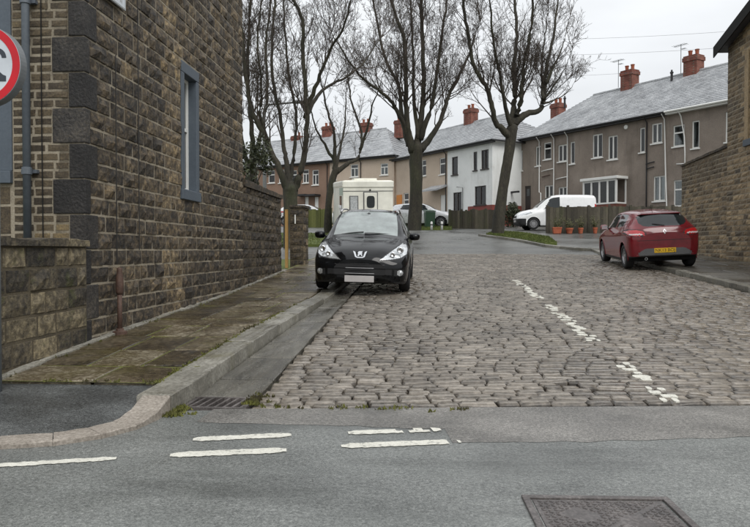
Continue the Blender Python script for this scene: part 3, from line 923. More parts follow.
# roof (slopes to the front and the back)
b = MB()
ym, oh = (CYN+CYF)/2, 0.3
for s, e in ((CYN-oh, ym), (CYF+oh, ym)):
    b.add([(WX-7.2, s, HT), (WX+.15, s, HT), (WX+.15, e, HT+2.6), (WX-7.2, e, HT+2.6), (WX-7.2, s, HT+.1), (WX+.15, s, HT+.1), (WX+.15, e, HT+2.7), (WX-7.2, e, HT+2.7)],
          [(0,1,2,3),(4,5,6,7),(0,1,5,4),(1,2,6,5),(2,3,7,6),(3,0,4,7)])
M_SLATE0 = smat('dark_slate', [srgb(48,50,54), srgb(84,86,90), srgb(128,130,134)], tw=.5, n1=(2,.4), n2=(30,.3), rough=(.3,.6), bump=(40,.3,.004))
b.build('roof', M_SLATE0, house, fixn=True)
b = MB()
b.add([(WX-.02, CYN, HT), (WX-.02, CYF, HT), (WX-.02, ym, HT+2.58), (WX-.4, CYN, HT), (WX-.4, CYF, HT), (WX-.4, ym, HT+2.58)], [(0,1,2),(5,4,3),(0,3,4,1),(1,4,5,2),(2,5,3,0)])
b.build('gable', M_MORTD, house, fixn=True)

# quoins up the near corner, alternately long on the front and on the side
qz = 1.205 - 0.37 * 4; k = 0
r = random.Random(8)
while qz < HT - .3:
    h_ = 0.37
    long_front = k % 2 == 1
    fx = 0.345 if long_front else 0.165
    sy = 0.10 if long_front else 0.26
    z0, z1 = qz + .006, qz + h_ - .006
    if z1 > 0.15:
        z0 = max(z0, 0.0)
        p = .014
        b = MB()
        prof = [(WX-fx, CYN-p), (WX+p, CYN-p), (WX+p, CYN+sy), (WX-.2, CYN+sy), (WX-.2, CYN+.05), (WX-fx, CYN+.05)]
        b.prism(prof, lambda a, c, d: (a, c, d), z0, z1, r.random())
        b.build('quoin', M_QUOIN, house, bevel=.010, fixn=True)
    qz += h_; k += 1
# front wall with thin coursed stones, painted window surround and sash
b = MB()
fwx0 = WX - 5.5
wfx1, wfz0 = -4.345, 1.90                              # right edge of surround, underside of sill
wfx0 = wfx1 - 1.35
b.box(wfx1-.08, WX-.02, CYN, CYN+.4, -.2, HT); b.box(fwx0, wfx0+.08, CYN, CYN+.4, -.2, HT)
b.box(wfx0+.08, wfx1-.08, CYN, CYN+.4, -.2, wfz0+.08); b.box(wfx0+.08, wfx1-.08, CYN, CYN+.4, 4.3, HT)
frontw = b.build('front_wall', M_MORT, house)
masonry(frontw, (wfx1-.0, CYN), (1, 0), (0, -1), WX - .165 - wfx1, lambda u: 1.15, lambda u: 4.6, 1.205, 0.0925, (0.17, 0.27), M_BRICKS, proud=.012, gap=.007,
        seed=6, name='brick', tintf=lambda r_, u, z: (r_.uniform(.6, 1) if z < 1.5 and u > .15 else r_.uniform(.1, .6)), flat=.7,
        holes=[(WX-.345-wfx1, 9, 1.205+.37*(2*q+1), 1.205+.37*(2*q+2)) for q in range(-2, 6)])
masonry(frontw, (wfx1-1.2, CYN), (1, 0), (0, -1), 1.18, lambda u: 1.1, lambda u: wfz0-.02, 1.05, 0.31, (0.45, .6), M_BRICKS, proud=.01, gap=.006, seed=7, name='ashlar', tintf=lambda r_, u, z: r_.uniform(.2, .5), flat=.8)
win = part_empty('front_window', house)
b = MB(); b.box(wfx0, wfx1-.001, CYN-.05, CYN+.12, wfz0, wfz0+.13); b.build('sill', M_BLUEG, win, bevel=.008)
b = MB()
b.box(wfx1-.15, wfx1, CYN-.02, CYN+.2, wfz0+.13, 4.2); b.box(wfx0, wfx0+.15, CYN-.02, CYN+.2, wfz0+.13, 4.2); b.box(wfx0, wfx1, CYN-.02, CYN+.2, 4.2, 4.4)
b.build('surround', M_BLUEG, win, bevel=.008)
b = MB()
xw0, xw1, zw0, zw1 = wfx0+.15, wfx1-.15, wfz0+.13, 4.2
for q in ((xw1-.045, xw1, zw0, zw1), (xw0, xw0+.045, zw0, zw1), (xw0+.045, xw1-.045, zw0, zw0+.06), (xw0+.045, xw1-.045, zw1-.06, zw1), (xw0+.045, xw1-.045, 3.05, 3.1)):
    b.box(q[0], q[1], CYN+.03, CYN+.09, q[2], q[3])
b.build('sash', M_WHITE, win)
b = MB(); b.box(xw0+.04, xw1-.04, CYN+.055, CYN+.065, zw0+.05, zw1-.05); b.build('pane', M_GLASS, win)
# side window: tall narrow painted surround, deep reveal, white frame
win = part_empty('side_window', house)
s = .115
b = MB(); b.box(WX-.20, WX+.045, wy0-.03, wy1+.03, wz0, wz0+.15); b.build('sill', M_BLUEG, win, bevel=.01)
b = MB(); b.box(WX-.20, WX+.026, wy0, wy1, wz1-.16, wz1); b.build('lintel', M_BLUEG, win, bevel=.01)
for a, c in ((wy0, wy0+s), (wy1-s, wy1)):
    b = MB(); b.box(WX-.20, WX+.024, a, c, wz0+.15, wz1-.16); b.build('jamb', M_BLUEG, win, bevel=.01)
b = MB(); f0, f1, z0, z1 = wy0+s, wy1-s, wz0+.15, wz1-.16
for q in ((f0, f0+.05, z0, z1), (f1-.05, f1, z0, z1), (f0+.05, f1-.05, z0, z0+.05), (f0+.05, f1-.05, z1-.05, z1), (f0+.05, f1-.05, 3.0, 3.05)):
    b.box(WX-.17, WX-.11, q[0], q[1], q[2], q[3])
b.build('frame', M_WHITE, win)
b = MB(); b.box(WX-.145, WX-.135, f0+.04, f1-.04, z0+.04, z1-.04); b.build('pane', M_GLASS, win)
# downpipe on the front
M_PIPE = smat('grey_pipe_paint', [srgb(66,72,78), srgb(84,91,98), srgb(104,110,116)], tw=.2, n1=(4,.3), n2=(30,.3), rough=.5, bump=(50,.2,.003))
px_ = WX - .58
dp = MB().tube([(px_, CYN-.09, 1.0), (px_, CYN-.09, HT-.1)], .04, 14).build('downpipe', M_PIPE, house, smooth=True)
for z in (2.02, 3.78, 5.5):
    b = MB(); b.lathe([(.04, z-.04), (.052, z-.035), (.052, z+.035), (.04, z+.04)], (px_, CYN-.09, 0), 16)
    b.box(px_-.085, px_+.085, CYN-.055, CYN-.001, z-.018, z+.018)
    b.build('bracket', M_PIPE, dp)
b = MB().tube([(WX-.45, CYN-.022, 1.3), (WX-.455, CYN-.02, 2.6), (WX-.45, CYN-.022, 4.6)], .006, 6); b.build('cable', M_DARK, house)
# cable runs on the side wall
M_CABLE = pmat('black_cable', (.015, .014, .013), .6)
for yy, za, zb in ((7.70, 1.05, 3.4), (8.32, 1.2, HT-.4)):
    b = MB().tube([(WX+.055, yy, za), (WX+.05, yy+.006, (za+zb)/2), (WX+.055, yy, zb)], .006, 6); b.build('cable', M_CABLE, house)
# rusty pipe standing against the foot of the wall
M_RUSTP = smat('rusty_pipe_paint', [srgb(48,34,28), srgb(76,56,46), srgb(104,82,68)], tw=.2, n1=(8,.5), n2=(50,.4), rough=.7, bump=(60,.5,.004))
yy = 7.66; zz = zpv(yy)
rp = thing('drain_vent_pipe', 'rusty iron vent pipe with a swollen head at the foot of the stone house wall', 'pipe', (WX+.1, yy, zz))
MB().tube([(WX+.10, yy, zz-.03), (WX+.10, yy, zz+.5)], .027, 12).build('pipe', M_RUSTP, rp, smooth=True)
b = MB().lathe([(.028, .44), (.042, .47), (.044, .54), (.043, .62), (.036, .66), (.028, .72), (.03, .74), (.0, .75)], (WX+.10, yy, zz), 14); b.build('head', M_RUSTP, rp, smooth=True)
b = MB().lathe([(.08, -.01), (.08, .025), (.045, .035), (.04, .06)], (WX+.10, yy, zz), 12); b.build('foot', M_RUSTP, rp)

# ------------------------------------------------------------------ low garden wall in front of the house
lw = thing('low_garden_wall', 'low mossy stone garden wall with thin coping below the downpipe, lower left', 'wall', (WX-.2, 6.4, .1))
lwtop = 1.235
core = wall_block('core', M_MORTD, lw, (WX+.012, 4.9), (0, 1), (1, 0), CYN-.015-4.9, lambda u: 0.0, lambda u: lwtop, .32)
masonry(core, (WX+.012, 4.9), (0, 1), (1, 0), CYN-.02-4.9, lambda u: zpv(4.9+u) if 4.9+u > 5.3 else .08, lambda u: lwtop, -0.03, 0.213, (0.2, 0.5), M_STONEM, proud=.032, gap=.008, seed=17)
b = MB(); y = 4.86; r = random.Random(4)
while y < CYN - .02:
    y1 = min(y + r.uniform(.5, .9), CYN - .018)
    slab([(WX-.36, y+.004), (WX+.055, y+.004), (WX+.055, y1-.004), (WX-.36, y1-.004)], lambda x, yy: lwtop+.002, lambda x, yy: lwtop+.07+.01*math.sin(yy*5), 'coping', M_STONEM, lw, r.random(), seed=int(y*100), sub=4, bumpy=.008)
    y = y1

# ------------------------------------------------------------------ garden wall up the street, gate pier, timber post
GY0, GY1 = CYF + .01, 16.9
gw = thing('garden_wall', 'dark rock-faced stone boundary wall running up the street from the stone house', 'wall', (WX-.2, 15.6, .6))
gtop = lambda u: 2.50 - .012*u
core = wall_block('core', M_MORTD, gw, (WX, GY0), (0, 1), (1, 0), GY1-GY0, lambda u: zpv(GY0+u), gtop, .4)
masonry(core, (WX, GY0), (0, 1), (1, 0), GY1-GY0, lambda u: zpv(GY0+u), gtop, 0.30, 0.183, (0.2, 0.45), M_STONE, proud=.045, gap=.008, seed=23, tintf=lambda r_, u, z: r_.triangular(0, .6, .18))
y = GY0; r = random.Random(6)
while y < GY1:
    y1 = min(y + r.uniform(.5, .8), GY1)
    slab([(WX-.44, y+.004), (WX+.05, y+.004), (WX+.05, y1-.004), (WX-.44, y1-.004)], lambda x, yy: 2.44, lambda x, yy: gtop(yy-GY0)+.075, 'coping', M_STONE, gw, r.random()*.4, seed=int(y*77), sub=3, bumpy=.012)
    y = y1
pier = thing('gate_pier', 'square dark stone gate pier beside the yellow timber post', 'gate pier', (WX-.1, 19.4, zpv(19.4)))
py0, py1, px0, px1 = 19.2, 20.0, WX-.23, WX+.14
ptop = 1.2 + (HOR-207.5) * 19.4 / F_PX
b = MB(); b.box(px0, px1, py0, py1, .4, ptop); core = b.build('core', M_MORTD, pier)
masonry(core, (px1, py0), (0, 1), (1, 0), py1-py0, lambda u: zpv(py0), lambda u: ptop, .72, .2, (.3, .5), M_STONE, proud=.05, gap=.008, seed=31)
masonry(core, (px0, py0), (1, 0), (0, -1), px1-px0, lambda u: zpv(py0), lambda u: ptop, .72, .2, (.2, .4), M_STONE, proud=.035, gap=.008, seed=32, tintf=lambda r_, u, z: r_.uniform(.1, .5))
slab([(px0-.03, py0-.03), (px1+.04, py0-.03), (px1+.04, py1+.03), (px0-.03, py1+.03)], lambda x, y: ptop+.001, lambda x, y: ptop+.07, 'cap', M_STONE, pier, .2, sub=3, seed=2, bumpy=.008)
MB().box(px0+.14, px0+.17, py0-.06, py0-.045, ptop-.45, ptop-.2).build('latch', M_WHITE, pier)
gp = thing('timber_post', 'new yellow timber gate post beside the dark stone pier', 'post', (px0-.09, 19.15, zpv(19.15)))
b = MB(); b.box(px0-.125, px0-.048, 19.1, 19.2, zpv(19.1)-.1, ptop-.08, .6); b.build('post', M_YWOOD, gp, bevel=.008)
b = MB(); b.box(px0-.13, px0-.043, 19.095, 19.205, ptop-.08, ptop-.06, .3); b.build('post_cap', M_YWOOD, gp, bevel=.004)

# ------------------------------------------------------------------ right-hand stone wall and gabled stone building
rw = thing('boundary_wall', 'tall tan stone boundary wall behind the red car, its top sloping', 'wall', (WXR, 22, 1.0))
RY0, RY1 = 21.05, 24.8
rtop = lambda u: 4.20 - .14 * u / (RY1-RY0)
core = wall_block('core', M_MORT, rw, (WXR, RY0), (0, 1), (-1, 0), RY1-RY0, lambda u: zg(RY0+u)+.07, rtop, .45)
def tr(r_, u, z):
    t = r_.triangular(.15, .95, .6)
    if z > rtop(u) - .75: t *= .35
    elif r_.random() < .25: t *= .3
    return t
masonry(core, (WXR, RY0), (0, 1), (-1, 0), RY1-RY0, lambda u: zg(RY0+u)+.07, rtop, .8, (.125, .155), (.2, .46), M_STONER, proud=.028, gap=.006, seed=41, tintf=tr)
masonry(core, (WXR, RY1), (1, 0), (0, 1), .45, lambda u: zg(RY1)+.07, lambda u: rtop(RY1-RY0), .8, .14, (.2, .4), M_STONER, proud=.028, gap=.006, seed=42, tintf=tr)
n = 7
for i in range(n):
    ya, yb = RY0 + (RY1-RY0)*i/n, RY0 + (RY1-RY0)*(i+1)/n
    slab([(WXR-.05, ya+.004), (WXR+.5, ya+.004), (WXR+.5, yb-.004), (WXR-.05, yb-.004)], lambda x, y: rtop(y-RY0)-.01, lambda x, y: rtop(y-RY0)+.07, 'coping', M_STONE, rw, .15+.05*i, seed=900+i, sub=3, bumpy=.012)
rb = thing('stone_outbuilding', 'tan stone building with dark overhanging roof edge, cut off by the right edge', 'building', (WXR+2, 17, .8))
BX = WXR - .06
BY0, BY1 = 11.5, 21.02
bh = lambda u: 7.05 + .19 * min(u, (BY1-BY0) - u) if False else 7.02 + .25 * (min(BY1-BY0-u, u))
# u runs from BY1 back towards the camera
core = wall_block('wall', M_MORT, rb, (BX, BY0), (0, 1), (-1, 0), BY1-BY0, lambda u: zg(BY0+u)+.07, bh, .45, n=14)
masonry(core, (BX, BY0), (0, 1), (-1, 0), BY1-BY0-.001, lambda u: zg(BY0+u)+.07, bh, .3, (.125, .16), (.2, .5), M_STONER, proud=.026, gap=.006, seed=51, umin=3.2,
        tintf=lambda r_, u, z: (r_.uniform(.1, .4) if u > BY1-BY0-.9 and z > 3.9 else r_.uniform(.4, 1.0)) if r_.random() > .2 else r_.uniform(0, .4))
b = MB(); b.box(BX+.46, BX+7, BY1-.45, BY1, .5, 7.0); b.box(BX+.46, BX+7, BY0, BY0+.45, 0, 7.0); b.build('end_wall', M_MORTD, rb)
b = MB()
um = (BY1-BY0)/2
for ua, ub in ((-.35, um), (BY1-BY0+.28, um)):
    za, zb = bh(max(0, min(BY1-BY0, ua))) + (0.25*ua if ua < 0 else -0.25*(ua-(BY1-BY0)) if ua > BY1-BY0 else 0), bh(ub)
    xa, xb = BX-.28, BX+7.4
    v = [(xa, BY0+ua, za+.02), (xb, BY0+ua, za+.02), (xb, BY0+ub, zb+.02), (xa, BY0+ub, zb+.02)]
    v += [(p[0], p[1], p[2]+.16) for p in v]
    b.add(v, [(0,1,2,3),(4,5,6,7),(0,1,5,4),(1,2,6,5),(2,3,7,6),(3,0,4,7)])
b.build('roof', M_SLATE0, rb, fixn=True)
b = MB(); v = []
for y_ in (BY0+um, BY1+.28):
    z = bh(y_-BY0) if y_ < BY1 else bh(BY1-BY0) - .25*.28
    v += [(BX-.31, y_, z-.12), (BX-.31, y_, z+.19), (BX-.281, y_, z+.19), (BX-.281, y_, z-.12)]
b.add(v, [(0,1,5,4),(1,2,6,5),(2,3,7,6),(3,0,4,7),(0,3,2,1),(4,5,6,7)]); b.build('bargeboard', M_DARK, rb, fixn=True)
# quoin-like pale jamb at the very edge of the picture
b = MB(); b.box(BX-.045, BX+.02, 19.62, 19.86, 4.2, 6.6, .9); b.build('jamb', M_STONER, rb, bevel=.01)
b = MB(); b.box(BX-.06, BX+.02, 18.4, 19.9, 4.02, 4.2, .1); b.build('sill', M_BLUEG, rb, bevel=.01)

# ------------------------------------------------------------------ round road sign (cut off by the left edge) and street name plate
M_SIGNG = pmat('sign_grey_metal', srgb(104,108,110), .5)
M_SIGNW = pmat('sign_white', srgb(196,202,208), .45)
M_SIGNR = pmat('sign_red', srgb(190,18,34), .4)
M_SIGNK = pmat('sign_dark_symbol', srgb(52,58,66), .5)
M_LETT = pmat('faded_lettering', srgb(150,152,150), .5)
sgc = W(-16, 66, 5.33)
sg = thing('road_sign', 'round red-rimmed white traffic sign with grey backing, cut off at the left edge', 'road sign', (sgc.x, sgc.y, zpv(5.5)))
Ms = Matrix.Translation(sgc) @ Matrix.Rotation(math.radians(90), 4, 'X')      # local xy = face plane, +z towards the camera
def ring_(b, r0, r1, z, n=64):
    v = [(math.cos(2*math.pi*i/n)*r_, math.sin(2*math.pi*i/n)*r_, z) for r_ in (r0, r1) for i in range(n)]
    b.add(v, [(i, n+i, n+(i+1) % n, (i+1) % n) if r0 < r1 else (i, (i+1) % n, n+(i+1) % n, n+i) for i in range(n)])
b = MB(); b.lathe([(0, -.095), (.295, -.095), (.305, -.085), (.305, -.012), (.302, -.004), (0, -.004)], n=64); b.build('housing', M_SIGNG, sg, Ms, smooth=False)
b = MB(); b.lathe([(.301, -.0035), (.301, .0)], n=64); b.build('face', M_SIGNW, sg, Ms)
b = MB(); b.lathe([(.242, .0005), (.242, .003), (.300, .003), (.300, .0005), (.242, .0005)], n=64, cap=False); b.build('red_rim', M_SIGNR, sg, Ms)
b = MB()
arc = [(.118 + .075*math.cos(a), .052 + .075*math.sin(a)) for a in [math.radians(q) for q in range(0, 121, 10)]] + [(.118 + .04*math.cos(a), .052 + .04*math.sin(a)) for a in [math.radians(q) for q in range(120, -1, -10)]]
b.prism(arc, lambda a, c, d: (a, c, d), .0005, .003)
b.prism([(.0, -.125), (.19, -.125), (.19, -.085), (.165, -.075), (.115, -.03), (.06, -.015), (0, -.01)], lambda a, c, d: (a, c, d), .0005, .003)
b.build('symbol', M_SIGNK, sg, Ms, fixn=True)
MB().tube([(sgc.x, sgc.y+.14, 0), (sgc.x, sgc.y+.14, sgc.z+.25)], .038, 12).build('post', M_SIGNG, sg, smooth=True)
pl_ = thing('street_name_plate', 'small white street name plate on the stone house wall, cut off by the top edge', 'sign', (WX+.07, 7.77, 3.97))
ya, yb, zb_ = 7.60, 7.94, 3.975
Mp = Matrix.Translation((WX+.06, yb-.26, zb_+.12))
hy = .26
b = MB(); b.box(-.012, .012, -hy, hy, -.12, .12); b.build('plate', M_SIGNW, pl_, Mp, bevel=.004)
b = MB()
for q in ((-hy+.012, hy-.012, -.112, -.102), (-hy+.012, hy-.012, .102, .112), (-hy+.012, -hy+.022, -.102, .102), (hy-.022, hy-.012, -.102, .102)): b.box(.0125, .0135, *q)
for k in range(4):
    y0 = -hy+.05 + k*(2*hy-.1)/4
    b.box(.0125, .0135, y0, y0+.016, -.07, .0); b.box(.0125, .0135, y0+.034, y0+.05, -.07, .0); b.box(.0125, .0135, y0+.016, y0+.034, -.07+.05*(k % 2), -.054+.05*(k % 2))
b.build('lettering', M_LETT, pl_, Mp)
# ------------------------------------------------------------------ houses on the rise
M_PEBBLE = smat('brown_pebbledash', [srgb(108,98,89), srgb(136,125,115), srgb(156,146,136)], tw=.2, n1=(.7,.45), n2=(26,.5), rough=.9, bump=(60,.8,.02),
                overlays=[(srgb(88,78,69), .6, .52, .7, .45), (srgb(84,76,68), 1.6, .52, .70, .4, (1,1,.12)), (srgb(166,156,146), 1.1, .60, .75, .35, (1,1,.4))])
M_RWHITE = smat('white_render', [srgb(196,198,196), srgb(222,224,222), srgb(236,237,236)], tw=.1, n1=(.8,.4), n2=(20,.3), rough=.85, bump=(50,.6,.015),
                overlays=[(srgb(160,160,152), .7, .56, .75, .4), (srgb(158,156,148), 1.6, .54, .72, .35, (1,1,.12))])
M_BEIGE = smat('beige_render', [srgb(158,142,126), srgb(184,168,151), srgb(200,186,170)], tw=.1, n1=(.7,.4), n2=(20,.3), rough=.85, bump=(50,.6,.015))
M_BROWNR = smat('brown_render', [srgb(100,80,68), srgb(128,104,88), srgb(146,122,106)], tw=.1, n1=(.7,.4), n2=(20,.3), rough=.85, bump=(50,.6,.015))
M_REDP = smat('red_plinth_paint', [srgb(92,44,38), srgb(122,60,52), srgb(140,78,68)], tw=.1, n1=(2,.4), n2=(30,.3), rough=.7, bump=(40,.3,.004))
M_SLATE = smat('frosted_slate', [srgb(96,98,101), srgb(132,134,137), srgb(168,170,172), srgb(212,214,215)], tw=.24, n1=(1.0,.3), n2=(14,.5), rough=(.35,.6), bump=(30,.4,.008))
M_BLACKP = pmat('black_plastic', (.02, .02, .022), .45)
M_CURT = pmat('net_curtain', (.55, .56, .55), .9)
M_BFRAME = pmat('brown_window_frame', srgb(52,46,44), .5)
M_ORANGE = pmat('orange_paint', srgb(196,126,58), .5)
def brick_mat(name, c1, c2, cm):
    m = bpy.data.materials.new(name); m.use_nodes = True
    nt = m.node_tree; bs = nt.nodes['Principled BSDF']
    tcn = nt.nodes.new('ShaderNodeTexCoord'); geo = nt.nodes.new('ShaderNodeNewGeometry')
    mp_ = nt.nodes.new('ShaderNodeMapping'); mp_.inputs['Rotation'].default_value = (math.radians(90), 0, 0)
    sep_ = nt.nodes.new('ShaderNodeSeparateXYZ'); nt.links.new(geo.outputs['Position'], sep_.inputs[0])
    cmb = nt.nodes.new('ShaderNodeCombineXYZ')
    s = _math(nt, 'ADD', sep_.outputs['X'], sep_.outputs['Y'])
    nt.links.new(s, cmb.inputs[0]); nt.links.new(sep_.outputs['Z'], cmb.inputs[1])
    bt = nt.nodes.new('ShaderNodeTexBrick'); nt.links.new(cmb.outputs[0], bt.inputs['Vector'])
    bt.inputs['Color1'].default_value = c1; bt.inputs['Color2'].default_value = c2; bt.inputs['Mortar'].default_value = cm
    bt.inputs['Scale'].default_value = 1.0; bt.inputs['Brick Width'].default_value = .225; bt.inputs['Row Height'].default_value = .075; bt.inputs['Mortar Size'].default_value = .01
    n = _noise(nt, geo.outputs['Position'], 2.5, 5)
    mix = nt.nodes.new('ShaderNodeMixRGB'); mix.blend_type = 'MULTIPLY'; mix.inputs[0].default_value = .8
    nt.links.new(bt.outputs['Color'], mix.inputs[1]); nt.links.new(_ramp(nt, n, [((.45,.42,.4,1), .35), ((1.1,1.1,1.1,1), .65)]), mix.inputs[2])
    nt.links.new(mix.outputs[0], bs.inputs['Base Color']); bs.inputs['Roughness'].default_value = .85
    bn = nt.nodes.new('ShaderNodeBump'); bn.inputs['Distance'].default_value = .01; bn.inputs['Strength'].default_value = .6; bn.invert = True
    nt.links.new(bt.outputs['Fac'], bn.inputs['Height']); nt.links.new(bn.outputs[0], bs.inputs['Normal'])
    return m
M_RBRICK = brick_mat('red_chimney_brick', srgb(134,70,56), srgb(112,58,48), srgb(120,104,92))
M_POT = pmat('chimney_pot', srgb(150,86,62), .8, var=.2)

class Facade:
    """a house front: local x along the front (left to right as seen), y into the house, z up"""
    def __init__(self, A, B):
        self.A, self.B = Vector((A.x, A.y, 0)), Vector((B.x, B.y, 0))
        d = self.B - self.A; self.L = d.length; d.normalize()
        self.d = d; self.M = Matrix.Translation(self.A) @ Matrix.Rotation(math.atan2(d.y, d.x), 4, 'Z')
    def uz(self, px, py):
        p = W(px, py, 1.0); ray = Vector((p.x, p.y, p.z - CAM_H))
        n = Vector((-self.d.y, self.d.x, 0))
        t = self.A.dot(n) / ray.dot(n)
        q = ray * t
        return (q - self.A).dot(self.d), CAM_H + q.z
    def rect(self, x0, y0, x1, y1):
        u0, _ = self.uz(x0, y0); u1, _ = self.uz(x1, y0)
        xm = (x0+x1)/2
        return u0, u1, self.uz(xm, y1)[1], self.uz(xm, y0)[1]

def wall_face(b, u0, u1, z0, z1, holes, y=0.0, rev=.14):
    """front face with real openings and reveals"""
    us = sorted(set([u0, u1] + [min(max(x, u0), u1) for h in holes for x in h[:2]])); zs = sorted(set([z0, z1] + [min(max(x, z0), z1) for h in holes for x in h[2:]]))
    for i in range(len(us)-1):
        for j in range(len(zs)-1):
            um, zm = (us[i]+us[i+1])/2, (zs[j]+zs[j+1])/2
            if any(h[0] < um < h[1] and h[2] < zm < h[3] for h in holes): continue
            b.quad((us[i], y, zs[j]), (us[i+1], y, zs[j]), (us[i+1], y, zs[j+1]), (us[i], y, zs[j+1]))
    for a, c, e, g in holes:
        b.quad((a, y, e), (a, y, g), (a, y+rev, g), (a, y+rev, e)); b.quad((c, y, g), (c, y, e), (c, y+rev, e), (c, y+rev, g))
        b.quad((a, y, g), (c, y, g), (c, y+rev, g), (a, y+rev, g)); b.quad((c, y, e), (a, y, e), (a, y+rev, e), (c, y+rev, e))

def window(parent, M, h, style='two', frame=None, name='window', curtain=True, sill=True):
    frame = frame or M_WHITE
    a, c, e, g = h
    y0, y1 = .05, .11
    fw = .065
    b = MB()
    b.box(a, a+fw, y0, y1, e, g); b.box(c-fw, c, y0, y1, e, g); b.box(a+fw, c-fw, y0, y1, e, e+fw); b.box(a+fw, c-fw, y0, y1, g-fw, g)
    if style == 'two': m = (a+c)/2; b.box(m-.04, m+.04, y0-.005, y1, e+fw, g-fw)
    if style == 'top': m = e + (g-e)*.64; b.box(a+fw, c-fw, y0-.005, y1, m-.04, m+.04)
    if style == 'cross':
        m = e + (g-e)*.68; b.box(a+fw, c-fw, y0-.005, y1, m-.035, m+.035); n = (a+c)/2; b.box(n-.035, n+.035, y0-.003, y1, e+fw, m-.035)
    w = b.build(name, frame, parent, M)
    p = MB(); p.box(a+fw*.8, c-fw*.8, y0+.03, y0+.036, e+fw*.8, g-fw*.8); p.build('pane', M_PANE, w, M)
    if curtain:
        p = MB(); n = 9
        r_ = random.Random(int((a+e)*100))
        for s0, s1 in ((a+fw, a+(c-a)*r_.uniform(.2, .34)), (c-(c-a)*r_.uniform(.2, .34), c-fw)):
            xs_ = [s0 + (s1-s0)*k/n for k in range(n+1)]
            for k in range(n):
                p.quad((xs_[k], .14+.02*(k % 2), e+fw), (xs_[k+1], .14+.02*((k+1) % 2), e+fw), (xs_[k+1], .14+.02*((k+1) % 2), g-fw), (xs_[k], .14+.02*(k % 2), g-fw))
        p.build('curtain', M_CURT, w, M)
    if sill:
        p = MB(); p.box(a-.06, c+.06, -.07, .05, e-.07, e-.001); p.build('sill', frame if frame is M_WHITE else M_BFRAME, w, M)
    return w
def glass_mat():
    m = bpy.data.materials.new('see_through_glass'); m.use_nodes = True
    nt = m.node_tree; nt.nodes.remove(nt.nodes['Principled BSDF']); out = nt.nodes['Material Output']
    tr_ = nt.nodes.new('ShaderNodeBsdfTransparent'); tr_.inputs[0].default_value = (.72, .76, .76, 1)
    gl = nt.nodes.new('ShaderNodeBsdfGlossy'); gl.inputs['Roughness'].default_value = .05
    fr = nt.nodes.new('ShaderNodeFresnel'); fr.inputs['IOR'].default_value = 1.7
    mx_ = nt.nodes.new('ShaderNodeMixShader')
    nt.links.new(fr.outputs[0], mx_.inputs[0]); nt.links.new(tr_.outputs[0], mx_.inputs[1]); nt.links.new(gl.outputs[0], mx_.inputs[2])
    nt.links.new(mx_.outputs[0], out.inputs[0])
    return m
M_PANE = glass_mat()
M_ROOM = smat('dim_room', [srgb(36,34,32), srgb(58,54,50)], tw=0, n1=(1,.4), n2=(5,.3), rough=.9, bump=None)

